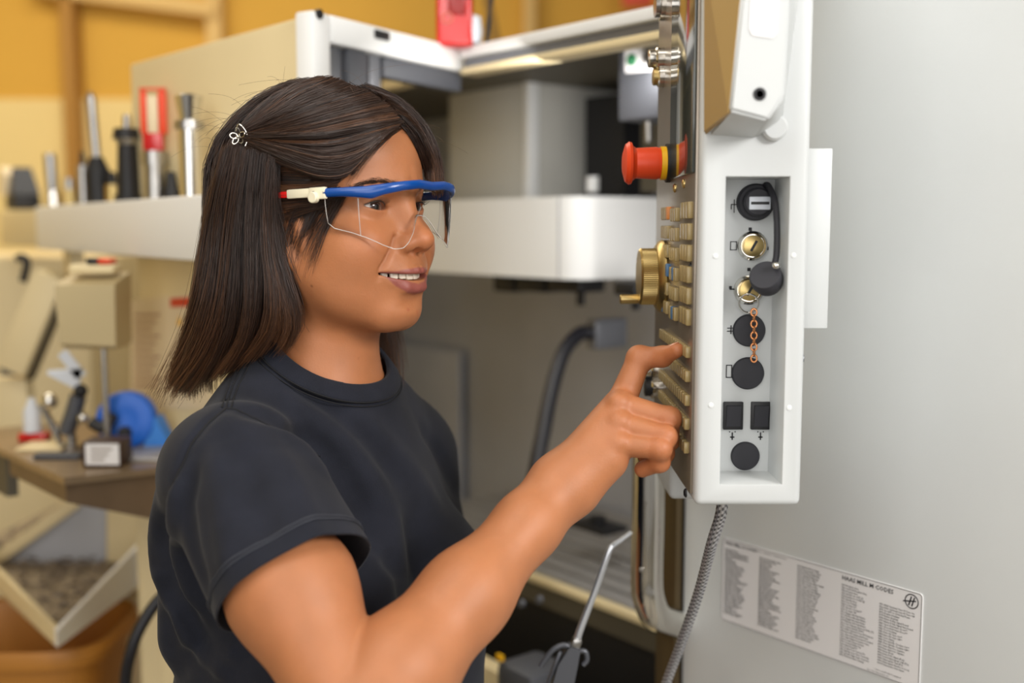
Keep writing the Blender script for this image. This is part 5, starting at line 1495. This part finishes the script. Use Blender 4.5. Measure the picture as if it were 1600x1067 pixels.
def grow(guides, count, layer=(-0.004, 0.003), spread=0.0016, clumps=26, pull=0.5, radius=0.00026, shrink=0.12, tone=0.0, taper=True):
    G = np.stack(guides)                                  # (g, n, 3)
    g, n, _ = G.shape; t = np.linspace(0, 1, n)
    ctr = h2w([(-0.02, 0, 0.02)])[0]
    cu = rng.uniform(0, g - 1, clumps)
    coff = rng.normal(0, spread * 1.3, (clumps, 3)); ctone = rng.normal(0, 1, clumps); cph = rng.uniform(0, 6.28, clumps)
    for _ in range(count):
        u = rng.uniform(0, g - 1.0001)
        c = int(np.argmin(np.abs(cu - u) + rng.uniform(0, 0.10, clumps)))
        uu = u + (cu[c] - u) * pull * t * (0.5 + 0.5 * t)
        i = np.clip(uu.astype(int), 0, g - 2); f = (uu - i)[:, None]
        P = G[i, np.arange(n)] * (1 - f) + G[i + 1, np.arange(n)] * f
        out = P - ctr; out[:, 2] *= 0.35; out /= np.linalg.norm(out, axis=1)[:, None]
        P = P + out * rng.uniform(*layer)
        w = rng.normal(0, spread, 3); w2 = rng.normal(0, spread * 0.7, 3); phs = rng.uniform(0, 6.28)
        P = P + w * (0.25 + 0.75 * t)[:, None] + w2 * np.sin(5 * t + phs)[:, None] + coff[c] * (np.sin(PI * 0.5 * t) + 0.5 * np.sin(4.2 * t + cph[c]) * t)[:, None]
        cut = 1 - rng.uniform(0, shrink) ** 1.0
        a0 = rng.uniform(0, 0.04)
        P = np.stack([np.interp(np.linspace(a0, cut, n), t, P[:, k]) for k in range(3)], 1)
        HAIR_P.append(P)
        r = radius * rng.uniform(0.7, 1.25)
        HAIR_R.append(r * (1 - 0.65 * t ** 3) if taper else np.full(n, r))
        HAIR_C.append(np.clip(0.34 + tone + 0.11 * ctone[c] + rng.normal(0, 0.10), 0, 1) + (0.32 * t ** 2 if taper else 0 * t))
def build_hair():
    # back curtain below the clip
    cur = [[(352, 232), (338, 290), (324, 360), (316, 430), (300, 510), (262, 616)],
           [(368, 226), (352, 290), (342, 370), (334, 450), (316, 530), (276, 614)],
           [(382, 228), (370, 295), (362, 375), (358, 455), (342, 535), (296, 606)],
           [(398, 232), (390, 300), (384, 380), (384, 460), (372, 540), (322, 600)],
           [(412, 236), (408, 310), (405, 390), (410, 462), (402, 532), (350, 588)],
           [(424, 242), (418, 320), (419, 400), (432, 465), (430, 518), (384, 566)],
           [(429, 243), (425, 322), (428, 402), (449, 460), (466, 506), (436, 545)]]
    grow([px_guide(p, 0.003) for p in cur], 6200, (-0.008, 0.0035), 0.0022, 34, 0.72, radius=0.00024, shrink=0.18, tone=-0.02)
    # crown to back
    cr = [[(520, 121), (455, 128), (398, 166), (362, 214), (338, 280), (322, 352), (314, 430), (296, 510), (266, 600)],
          [(500, 124), (440, 142), (394, 178), (366, 216), (346, 280), (330, 352), (322, 430), (308, 510), (276, 604)],
          [(490, 126), (436, 150), (398, 186), (374, 218), (356, 280), (342, 352), (334, 430), (320, 510), (290, 600)]]
    grow([px_guide(p, 0.002) for p in cr], 2200, (-0.006, 0.002), 0.0014, 26, 0.5)
    # front section swept back into the clip
    sw = [[(500, 122), (455, 138), (415, 172), (377, 209)],
          [(530, 126), (470, 150), (420, 184), (379, 211)],
          [(572, 143), (500, 166), (434, 194), (381, 212)],
          [(606, 164), (536, 182), (456, 204), (382, 214)],
          [(628, 190), (575, 198), (505, 214), (436, 216), (383, 216)],
          [(616, 200), (572, 224), (515, 240), (446, 230), (384, 218)],
          [(592, 216), (556, 252), (505, 262), (446, 242), (385, 220)],
          [(566, 246), (544, 276), (498, 276), (446, 252), (405, 232), (386, 222)]]
    grow([px_guide(p, 0.004) for p in sw], 6200, (-0.005, 0.003), 0.0012, 40, 0.35, shrink=0.02, tone=0.03, taper=False)
    # temple hair under the temple arm, tucked back
    tm = [[(588, 214), (556, 240), (510, 252), (464, 250), (424, 246)],
          [(572, 236), (548, 270), (510, 286), (464, 288), (424, 286)],
          [(556, 262), (534, 292), (498, 304), (456, 306), (424, 304)],
          [(546, 288), (524, 308), (488, 318), (452, 322), (424, 326)],
          [(538, 304), (510, 322), (478, 334), (450, 344), (426, 352)]]
    grow([px_guide(p, -0.0075) for p in tm], 2600, (-0.004, 0.002), 0.0011, 24, 0.3, shrink=0.25, tone=-0.06)
    skin = lambda P: head_sdf(w2h(P).astype(np.float32))
    sb = [[(548, 290), (530, 322), (512, 356), (496, 398), (488, 430)], [(522, 308), (508, 336), (492, 366), (478, 404), (472, 436)], [(492, 318), (478, 344), (466, 372), (456, 400), (452, 424)], [(466, 318), (454, 340), (446, 364), (440, 390), (438, 410)]]
    grow([px_guide(p, 0.0012, skin) for p in sb], 430, (-0.0004, 0.0022), 0.0022, 16, 0.25, radius=0.00016, shrink=0.75, tone=-0.05)
    # wisps hanging beside the cheek
    wi = [[(430, 300), (440, 370), (452, 430), (474, 478), (500, 512)], [(424, 320), (432, 390), (446, 450), (462, 490), (478, 520)]]
    grow([px_guide(p, -0.002) for p in wi], 110, (-0.003, 0.003), 0.004, 8, 0.2, radius=0.00022, shrink=0.5)
    # fringe on the far side of the parting
    fr = [[(560, 132), (612, 146), (648, 172), (672, 210), (684, 252), (688, 306)],
          [(590, 150), (630, 166), (658, 196), (676, 234), (684, 268), (686, 306)],
          [(612, 168), (640, 186), (660, 214), (673, 248), (679, 276), (681, 304)],
          [(626, 186), (644, 204), (657, 230), (666, 258), (671, 278), (675, 300)]]
    grow([px_guide(p, -0.002) for p in fr], 2200, (-0.004, 0.003), 0.0013, 22, 0.45, shrink=0.30)
    ba = [[(632, 188), (600, 208), (566, 240), (548, 268)], [(628, 196), (590, 222), (562, 254), (540, 296)]]
    grow([px_guide(p, 0.0015, skin) for p in ba], 150, (-0.0005, 0.002), 0.0022, 10, 0.2, radius=0.00020, shrink=0.4, tone=0.05)
    # far side and back, seen only from elsewhere or below the jaw
    fl = [[(0.035, 0.045, 0.098), (-0.005, 0.085, 0.060), (-0.020, 0.094, 0.0), (-0.010, 0.086, -0.07), (0.004, 0.080, -0.125), (0.020, 0.072, -0.182)],
          [(0.010, 0.035, 0.112), (-0.030, 0.080, 0.070), (-0.040, 0.092, 0.0), (-0.032, 0.086, -0.07), (-0.018, 0.078, -0.13), (0.004, 0.064, -0.180)],
          [(-0.020, 0.025, 0.122), (-0.070, 0.066, 0.080), (-0.082, 0.076, 0.0), (-0.070, 0.074, -0.07), (-0.054, 0.070, -0.13), (-0.034, 0.066, -0.185)],
          [(-0.030, 0.010, 0.122), (-0.100, 0.030, 0.080), (-0.120, 0.036, 0.0), (-0.116, 0.036, -0.07), (-0.120, 0.030, -0.13), (-0.128, 0.024, -0.185)],
          [(-0.030, -0.005, 0.122), (-0.108, -0.012, 0.080), (-0.126, -0.020, 0.0), (-0.122, -0.020, -0.07), (-0.128, -0.030, -0.13), (-0.142, -0.034, -0.185)]]
    grow([hd_guide(p) for p in fl], 1700, (-0.006, 0.002), 0.0018, 30, 0.5)
    bk = [[(-0.030, -0.005, 0.122), (-0.108, -0.012, 0.080), (-0.126, -0.020, 0.0), (-0.122, -0.020, -0.07), (-0.128, -0.030, -0.13), (-0.142, -0.034, -0.185)],
          [(-0.020, -0.015, 0.122), (-0.098, -0.030, 0.085), (-0.116, -0.045, 0.0), (-0.116, -0.060, -0.07), (-0.126, -0.062, -0.13), (-0.140, -0.062, -0.185)],
          [(-0.005, -0.020, 0.120), (-0.080, -0.045, 0.092), (-0.100, -0.065, 0.0), (-0.104, -0.080, -0.07), (-0.118, -0.084, -0.13), (-0.138, -0.080, -0.182)],
          [(0.010, -0.022, 0.118), (-0.060, -0.055, 0.095), (-0.080, -0.075, 0.0), (-0.090, -0.090, -0.07), (-0.106, -0.092, -0.13), (-0.132, -0.086, -0.180)]]
    grow([hd_guide(p, 0.001) for p in bk], 2200, (-0.006, 0.002), 0.0018, 26, 0.5)
    # top of the head beyond the parting
    tp = [[(0.060, 0.004, 0.098), (0.045, 0.050, 0.085), (0.015, 0.078, 0.045), (-0.010, 0.088, 0.0)], [(0.02, 0.0, 0.118), (0.0, 0.050, 0.100), (-0.020, 0.080, 0.05), (-0.03, 0.088, 0.0)], [(-0.03, 0.0, 0.124), (-0.05, 0.045, 0.105), (-0.065, 0.072, 0.05), (-0.07, 0.078, 0.0)]]
    grow([hd_guide(p) for p in tp], 700, (-0.005, 0.001), 0.0015, 16, 0.4)
    # flyaways
    for k in range(70):
        a = rng.uniform(0, 1); x0 = 330 + 330 * a; y0 = 125 + 0.0035 * (x0 - 500) ** 2
        p = trace([x0], [y0 + 8], hair_vol, 0.6)[0]
        L = rng.uniform(0.02, 0.06); dr = np.array([rng.normal(-0.3, 0.7), rng.normal(0, 0.5), rng.uniform(0.1, 0.6)]); dr /= np.linalg.norm(dr)
        s = np.linspace(0, 1, 18)[:, None]
        HAIR_P.append(p + dr * L * s + np.array([rng.normal(0, 0.012), 0, -0.02]) * s ** 2); HAIR_R.append(np.full(18, 0.00010)); HAIR_C.append(np.full(18, 0.6))
    for k in range(160):
        g = px_guide(cur[int(rng.integers(0, 3))], 0.004); n = len(g); t = np.linspace(0, 1, n)[:, None]
        o = np.array([rng.normal(-0.006, 0.008), rng.normal(0, 0.006), rng.normal(0, 0.006)])
        HAIR_P.append(g + o * t ** 2 + rng.normal(0, 0.003, 3)); HAIR_R.append(np.full(n, 0.00013)); HAIR_C.append(np.full(n, 0.6) + 0.2 * t[:, 0])
    V, Fq = tube_mesh(HAIR_P, HAIR_R, 3)
    c = np.repeat(np.concatenate(HAIR_C), 3)
    dark = np.array(s2l(30, 21, 18)); mid = np.array(s2l(62, 44, 35)); lite = np.array(s2l(128, 84, 52))
    col = np.where(c[:, None] < 0.5, dark + (mid - dark) * (c[:, None] * 2), mid + (lite - mid) * np.clip(c[:, None] * 2 - 1, 0, 1))
    Vb, Qb = surface_net(hair_base, HO - 0.30, HO + 0.30, 0.0035)
    V2 = np.concatenate([V, Vb]); F2 = np.concatenate([Fq, Qb + len(V)])
    col2 = np.concatenate([col, np.tile(dark, (len(Vb), 1))])
    me = np_mesh('hair', V2, F2); vcol(me, col2)
    return me
# ------------------------------------------------------------------ person assembled
def skin_mat():
    m = pmat('skin', (184, 124, 80), 0.48, spec=0.42, vc=True, var=0.07, vscale=34)
    nt = m.node_tree; N = nt.nodes; b = N['Principled BSDF']
    b.inputs['Subsurface Weight'].default_value = 0.12; b.inputs['Subsurface Radius'].default_value = (1.0, 0.35, 0.18); b.inputs['Subsurface Scale'].default_value = 0.006
    tc = N.new('ShaderNodeTexCoord'); n2 = N.new('ShaderNodeTexNoise'); n2.inputs['Scale'].default_value = 900; n2.inputs['Detail'].default_value = 3
    nt.links.new(tc.outputs['Object'], n2.inputs['Vector'])
    bp = N.new('ShaderNodeBump'); bp.inputs['Strength'].default_value = 0.35; bp.inputs['Distance'].default_value = 0.0008
    n2.inputs['Scale'].default_value = 420; n2.inputs['Detail'].default_value = 6; n2.inputs['Roughness'].default_value = 0.65
    nt.links.new(n2.outputs['Fac'], bp.inputs['Height']); nt.links.new(bp.outputs['Normal'], b.inputs['Normal'])
    return m
M['skin'] = skin_mat()
M['eye'] = pmat('eye', (200, 190, 180), 0.08, vc=True, coat=0.8)
M['teeth'] = pmat('teeth', (226, 214, 196), 0.22)
M['hair'] = pmat('dark_hair', (40, 28, 22), 0.33, vc=True, spec=0.5)
M['brow'] = pmat('brow_hair', (34, 24, 20), 0.5)
M['nail'] = pmat('fingernail', (206, 146, 116), 0.25, coat=0.3)
def cloth_mat(name, rgb, sc=900, var=0.10):
    m = pmat(name, rgb, 0.92, var=var, vscale=24, spec=0.25); nt = m.node_tree; N = nt.nodes; b = N['Principled BSDF']
    b.inputs['Sheen Weight'].default_value = 0.06; b.inputs['Sheen Roughness'].default_value = 0.5
    tc = N.new('ShaderNodeTexCoord'); n2 = N.new('ShaderNodeTexNoise'); n2.inputs['Scale'].default_value = sc; n2.inputs['Detail'].default_value = 3
    nt.links.new(tc.outputs['Object'], n2.inputs['Vector'])
    bp = N.new('ShaderNodeBump'); bp.inputs['Strength'].default_value = 0.35; bp.inputs['Distance'].default_value = 0.0008
    nt.links.new(n2.outputs['Fac'], bp.inputs['Height']); nt.links.new(bp.outputs['Normal'], b.inputs['Normal'])
    return m
M['shirt'] = cloth_mat('faded_black_cotton', (28, 30, 39), var=0.22); M['stitch'] = pmat('dark_seam_thread', (16, 16, 20), 0.9); M['stitch_light'] = pmat('worn_seam', (58, 60, 68), 0.9)
M['jeans'] = cloth_mat('dark_denim', (44, 52, 74), 700); M['shoe'] = pmat('shoe_leather', (30, 28, 28), 0.5); M['sole'] = pmat('shoe_sole', (190, 186, 178), 0.7)
person = empty('person', (HIP[0], HIP[1], 0), 'woman in a faded black T-shirt and safety glasses pressing a keypad key', 'person')
# one body mesh: head and neck, pointing arm, the rest under the clothes
Vh, Qh, colh = build_head(); Vh = h2w(Vh)
Va, Qa = surface_net(arm_sdf, (-0.33, 0.70, 1.02), (0.19, 1.09, 1.47), 0.0017)
Vl, Ql = surface_net(body_low_sdf, (-0.50, 0.80, 0.03), (0.12, 1.40, 1.42), 0.0065, slack=1.4)
base = np.array(s2l(173, 112, 73))
cola = np.tile(base, (len(Va), 1))
for k, v in FP.items():
    for j, p in enumerate(v[0]):
        if k == 'thumb': continue
        w = np.exp(-((Va - p) ** 2).sum(1) / 0.014 ** 2)[:, None]
        cola = cola * (1 + w * np.array([0.05, -0.05, -0.07]))
Vall = np.concatenate([Vh, Va, Vl]); Qall = np.concatenate([Qh, Qa + len(Vh), Ql + len(Vh) + len(Va)])
me = np_mesh('body', Vall, Qall); vcol(me, np.concatenate([colh, cola, np.tile(base, (len(Vl), 1))]))
body = link('body', me, M['skin'], person, True)
# fingernail of the pointing finger
tip = FP['index'][0][3]; dp = tip - FP['index'][0][2]; dp /= np.linalg.norm(dp); upv = np.array([0.05, -0.35, 0.93]); upv -= dp * (upv @ dp); upv /= np.linalg.norm(upv); sdv = np.cross(upv, dp)
mb = MB(); mb.ball((0, 0, 0), (0.0062, 0.0046, 0.0012), None, 16)
for v in mb.bm.verts: v.co = Vector(tip + upv * 0.0060 + dp * (-0.0018 + v.co.x) + sdv * v.co.y + upv * (v.co.z - 0.10 * v.co.y ** 2 / 0.0046))
mb.build('fingernail', M['nail'], person)
for s in (-1, 1): link('eye', build_eye_mesh(s), M['eye'], person, True)
link('teeth', build_teeth_mesh(), M['teeth'], person, True)
# eyebrows and lashes
def brow_strands(s):
    P_, R_ = [], []
    for k in range(230):
        t = rng.uniform(0, 1); y = 0.014 + 0.038 * t; z = 0.0165 + 0.0070 * math.sin(min(t * 1.5, 1.25) * 1.25) - 0.010 * max(t - .6, 0) + rng.normal(0, 0.0013)
        yy = s * y
        p = h2w([(0.14, yy, z)])[0]; d = -HX
        tt = 0.0
        for _ in range(40):
            dd = float(head_sdf(w2h(p + d * tt)[None].astype(np.float32))[0]); tt += dd * .8
        p = p + d * tt
        dirv = HY * s * 0.9 + HZ * (0.55 - 0.9 * t) - HX * (0.35 * t) + rng.normal(0, 0.12, 3); dirv /= np.linalg.norm(dirv)
        L = rng.uniform(0.005, 0.009); q = np.linspace(0, 1, 5)[:, None]
        P_.append(p + HX * 0.0006 + dirv * L * q); R_.append(np.linspace(0.00015, 0.00006, 5))
    return np_mesh('eyebrow', *tube_mesh(P_, R_, 3))
def lash_mesh(s):
    P_, R_ = [], []
    u = np.linspace(-0.0148, 0.0150, 24); z = 0.0044 * (1 - (u / 0.0156) ** 2) + 0.06 * u
    x = EYE[0] + np.sqrt(np.maximum(0.0141 ** 2 - (u * 0.80) ** 2 - z ** 2, 1e-7))
    P_.append(h2w(np.stack([x, s * (EYE[1] + u), z], 1))); R_.append(0.00075 * np.clip(1.15 - (u / 0.0152) ** 2, .2, 1))
    for k in range(46):
        i = int(rng.integers(2, 22)); b = np.array([x[i], s * (EYE[1] + u[i]), z[i]]); q = np.linspace(0, 1, 4)[:, None]
        d = np.array([0.85, s * 0.5 * u[i] / 0.015 * 1.2, 0.25]); P_.append(np.pad(h2w(b + d * 0.006 * q + np.array([0, 0, 0.002]) * q ** 2), ((0, 0), (0, 0)))); R_.append(np.linspace(0.00022, 0.00006, 4))
    return np_mesh('eyelash', *tube_mesh(P_, R_, 3))
for s in (-1, 1): link('eyebrow', brow_strands(s), M['brow'], person, True); link('eyelash', lash_mesh(s), M['brow'], person, True)
hair = link('hair', build_hair(), M['hair'], person, True)
# T-shirt
shirt = link('t_shirt', build_shirt(), M['shirt'], person, True)
sol = shirt.modifiers.new('thickness', 'SOLIDIFY'); sol.thickness = 0.0016; sol.offset = -1
cm, seams = build_collar(); link('collar', cm, M['shirt'], shirt, True)
V_, F_ = tube_mesh(seams, [0.0007, 0.0006], 5); link('collar_seam', np_mesh('collar_seam', V_, F_), M['stitch'], shirt, True)
lines = [on_cloth([(353, 634), (322, 660), (296, 692), (276, 738), (262, 786), (254, 820)]),
         on_cloth([(353, 634), (368, 634), (405, 645), (440, 661), (480, 688), (505, 712)])]
V_, F_ = tube_mesh(lines, [np.linspace(0.0011, 0.0009, 40), np.linspace(0.0011, 0.0003, 40)], 5); link('armhole_seam', np_mesh('armhole_seam', V_, F_), M['stitch'], shirt, True)
lines = [on_cloth([(384, 566), (366, 600), (353, 634)]), on_cloth([(392, 568), (374, 601), (361, 634)]), on_cloth([(378, 565), (360, 599), (347, 634)])]
V_, F_ = tube_mesh(lines, [0.0008] * 3, 5); link('shoulder_seam', np_mesh('shoulder_seam', V_, F_), M['stitch'], shirt, True)
lines = hem_ring(0.0155) + hem_ring(0.0185)
if lines: V_, F_ = tube_mesh(lines, [0.0007] * len(lines), 5); link('hem_stitching', np_mesh('hem_stitching', V_, F_), M['stitch_light'], shirt, True)
# trousers and shoes below the frame
V_, F_ = surface_net(lambda P: smin(legs_sdf(P, 0.012), ell((P - NB.astype(np.float32)) @ TR.astype(np.float32), (0.0, 0, -0.60), (0.105, 0.150, 0.10)), 0.04), (-0.50, 0.80, 0.03), (0.12, 1.40, 0.92), 0.006, slack=1.4)
link('trousers', np_mesh('trousers', V_, F_), M['jeans'], person, True)
for s in (-1, 1):
    a = t2w((-0.01, s * 0.11, 0)); o = np.array([a[0], a[1], 0])
    sh = link('shoe', np_mesh('shoe', *surface_net(lambda P: smin(ell((P - o.astype(np.float32)) @ TR.astype(np.float32), (0.055, 0, 0.042), (0.135, 0.045, 0.035)), ell((P - o.astype(np.float32)) @ TR.astype(np.float32), (-0.02, 0, 0.07), (0.055, 0.042, 0.065)), 0.03), o + np.array([-.25, -.25, 0.008]), o + np.array([.25, .25, 0.17]), 0.006)), M['shoe'], person, True)
    MB().hull([o + TR @ np.array([0.05 + 0.14 * math.cos(t) , 0.046 * math.sin(t), z]) for t in np.linspace(0, 2 * PI, 24, endpoint=False) for z in (0.001, 0.018)]).build('sole', M['sole'], sh)
# ------------------------------------------------------------------ safety glasses and hair clip
# plan view of the visor, in head axes (right half mirrored)
half = np.array([(0.1165, 0.0), (0.1165, 0.018), (0.1135, 0.036), (0.104, 0.052), (0.086, 0.064), (0.070, 0.0705), (0.053, 0.0755)])
hs = resample(np.c_[half, np.zeros(7)], 40)[:, :2]
arc = np.concatenate([[0], np.cumsum(np.linalg.norm(np.diff(hs, axis=0), axis=1))])
full = np.concatenate([np.c_[hs[::-1][:, 0], -hs[::-1][:, 1]], hs[1:]])
sarc = np.concatenate([-arc[::-1], arc[1:]])
def nrm2(P):
    t = np.gradient(P, axis=0); n = np.stack([t[:, 1], -t[:, 0]], 1); n /= np.linalg.norm(n, axis=1)[:, None]
    return n * np.sign((n * (P - np.array([0.03, 0]))).sum(1))[:, None]
fn = nrm2(full)
A_ = np.abs(sarc)
gt = np.interp(A_, [0, .02, .04, .06, .075, .095], [.0210, .0222, .0205, .0180, .0165, .0162])    # frame top
gb = np.interp(A_, [0, .02, .04, .058, .068, .082, .095], [.0130, .0142, .0120, .0085, .0052, .0070, .0082])  # frame bottom
gl = empty('safety_glasses', tuple(h2w([(0.116, 0, 0.012)])[0]), 'safety glasses with blue brow bar and clear wraparound lens on her face', 'safety glasses')
def sweep(prof, mat, name, par, sl=slice(None)):
    P2, n2, t_, b_ = full[sl], fn[sl], gt[sl], gb[sl]; n = len(P2); rows = []
    for off, f in prof:
        q = P2 + n2 * off; z = b_ + (t_ - b_) * f; rows.append(h2w(np.c_[q, z]))
    V = np.concatenate(rows); m = len(prof); Fq = []
    for i in range(m):
        for j in range(n - 1): Fq.append((i * n + j, ((i + 1) % m) * n + j, ((i + 1) % m) * n + j + 1, i * n + j + 1))
    bm = bmesh.new(); me = np_mesh(name, V, Fq); bm.from_mesh(me)
    for e in ([i * n for i in range(m)], [i * n + n - 1 for i in range(m)]):
        bm.verts.ensure_lookup_table(); bm.faces.new([bm.verts[k] for k in e])
    bmesh.ops.recalc_face_normals(bm, faces=bm.faces); bm.to_mesh(me); bm.free()
    return link(name, me, mat, par, True)
M['gblue'] = pmat('glossy_blue_plastic', (0, 66, 142), 0.28, coat=0.2)
M['ivory'] = pmat('ivory_plastic', (232, 224, 196), 0.35)
brow = sweep([(0.0022, 0.06), (0.0036, 0.45), (0.0030, 0.85), (0.0015, 1.0), (-0.0042, 1.0), (-0.0050, 0.85), (-0.0018, 0.5), (-0.0012, 0.04), (0.0, 0.0)], M['gblue'], 'brow_bar', gl)
# raised pad on the bar
# lens
m = pmat('clear_polycarbonate', (255, 255, 255), 0.02); nt = m.node_tree; N = nt.nodes; N.remove(N['Principled BSDF'])
tr = N.new('ShaderNodeBsdfTransparent'); tr.inputs[0].default_value = (0.985, 0.988, 0.99, 1); gs = N.new('ShaderNodeBsdfGlossy'); gs.inputs['Roughness'].default_value = 0.03
fr_ = N.new('ShaderNodeFresnel'); fr_.inputs['IOR'].default_value = 1.13; mxs = N.new('ShaderNodeMixShader')
nt.links.new(fr_.outputs[0], mxs.inputs[0]); nt.links.new(tr.outputs[0], mxs.inputs[1]); nt.links.new(gs.outputs[0], mxs.inputs[2]); nt.links.new(mxs.outputs[0], N['Material Output'].inputs['Surface'])
M['lens'] = m
lb = np.interp(A_, [0, .006, .012, .020, .030, .038, .048, .060, .074, .090, arc[-1] - .006, arc[-1]], [-.0090, -.0100, -.0150, -.0255, -.0345, -.0390, -.0395, -.0355, -.0290, -.0235, -.0195, -.0145])
sl = np.where(A_ <= arc[-1] + 1e-6)[0]
P2 = full[sl] - fn[sl] * 0.0005; n = len(sl); rows = []; mrow = 9
for i in range(mrow):
    t = i / (mrow - 1); z = (gb[sl] + 0.002) * (1 - t) + lb[sl] * t
    q = P2 - fn[sl] * (0.0050 * t * t + 0.008 * np.exp(-(sarc[sl] / 0.020) ** 2) * t ** 1.5)[:, None]
    rows.append(h2w(np.c_[q, z]))
V = np.concatenate(rows); Fq = [(i * n + j, (i + 1) * n + j, (i + 1) * n + j + 1, i * n + j + 1) for i in range(mrow - 1) for j in range(n - 1)]
lens = link('lens', np_mesh('lens', V, Fq), M['lens'], gl, True)
edge = np.concatenate([[rows[0][0]], [r[0] for r in rows[1:]], rows[-1], [r[-1] for r in rows[::-1][1:]]])
V_, F_ = tube_mesh([edge], [np.full(len(edge), 0.00034)], 6); link('lens_edge', np_mesh('lens_edge', V_, F_), pmat('polished_lens_edge', (196, 192, 186), 0.12, coat=0.5), lens, True)
# moulded nose bridge and the fold lines of the lens
ii = np.where(np.abs(sarc[sl]) < 0.026)[0]; nb = rows[-1][ii] - HX * 0.0022 + HZ * 0.0003
V_, F_ = tube_mesh([nb], [np.full(len(nb), 0.0009)], 6); link('nose_bridge', np_mesh('nose_bridge', V_, F_), M['lens'], gl, True)
for s in (-1, 1):
    i = int(np.argmin(np.abs(sarc - s * 0.081))); ln = np.array([r[i - sl[0]] for r in rows]); V_, F_ = tube_mesh([ln], [np.full(len(ln), 0.00028)], 5); link('fold_line', np_mesh('fold_line', V_, F_), pmat('lens_fold', (190, 190, 190), 0.2), lens, True)
# hinges, temple arms
for s in (-1, 1):
    R = np.stack([HX, HY, HZ], 1)
    def hb(lo, hi, name, mat, par, bev=.0012, rot=0.0):
        mb = MB(); mb.box(lo, hi, None, None, bev)
        c, sn = math.cos(rot), math.sin(rot)
        for v in mb.bm.verts:
            x, y, z = v.co; v.co = Vector(h2w([(0.052 + c * x, s * (0.0765 + y + 0.05 * -x * 0.6), 0.0122 + z + sn * x)])[0])
        return mb.build(name, mat, par)
    arm = hb((-0.040, -0.0016, -0.0035), (-0.010, 0.0016, 0.0048), 'temple_arm', M['ivory'], gl)
    hb((-0.014, -0.0022, -0.0055), (0.004, 0.0022, 0.0052), 'hinge_block', M['ivory'], arm)
    o = h2w([(0.0440, s * 0.0795, 0.0085)])[0]; MB().lathe([(-.0022, .0050), (.0022, .0050), (.0028, .0042), (.0028, 0)], o, HY * s, 24).build('hinge_knuckle', M['ivory'], arm)
    hb((-0.0098, 0.0023, -0.0024), (-0.0072, 0.0027, 0.0018), 'hinge_slot', M['dgrey'], arm, 0.0002)
    hb((-0.100, -0.0012, -0.0026), (-0.0385, 0.0012, 0.0034), 'temple_tip', M['red'], arm)
# wire flower hair clip
co = trace([373], [214], hair_vol, 0.6, 0.010)[0]
hc = empty('hair_clip', tuple(co), 'small silver wire flower clip holding back the side hair', 'hair clip')
cx_ = np.array([0.97, -0.2, 0.1]); cn = np.array([-0.25, -0.95, 0.1]); cn /= np.linalg.norm(cn); cx_ -= cn * (cx_ @ cn); cx_ /= np.linalg.norm(cx_); cz_ = np.cross(cn, cx_)
for k in range(5):
    a = 2 * PI * k / 5 + .3; d = cx_ * math.cos(a) + cz_ * math.sin(a)
    mb = MB(); mb.torus((0, 0, 0), (1, 0, 0), 1.0, 0.17, 18, 6); e2_ = np.cross(cn, d)
    for v in mb.bm.verts: x, y, z = v.co; v.co = Vector(co + d * 0.0040 + d * (y * 0.0036) + e2_ * (z * 0.0024) + cn * (x * 0.0028 + 0.0015 + 0.001 * y))
    mb.build('wire_petal', M['chrome'], hc)
MB().ball(co + cn * .002, .0016, seg=12).build('bead', M['chrome'], hc)
mb = MB(); mb.tube([co + cx_ * -.002 + cz_ * .006, co + cz_ * .011 + cn * .002 + cx_ * .002, co + cx_ * .007 + cz_ * .006 + cn * .001, co + cx_ * .009 - cz_ * .002, co + cx_ * .006 - cz_ * .009], .0006, 6, 24); mb.build('wire_band', M['chrome'], hc)
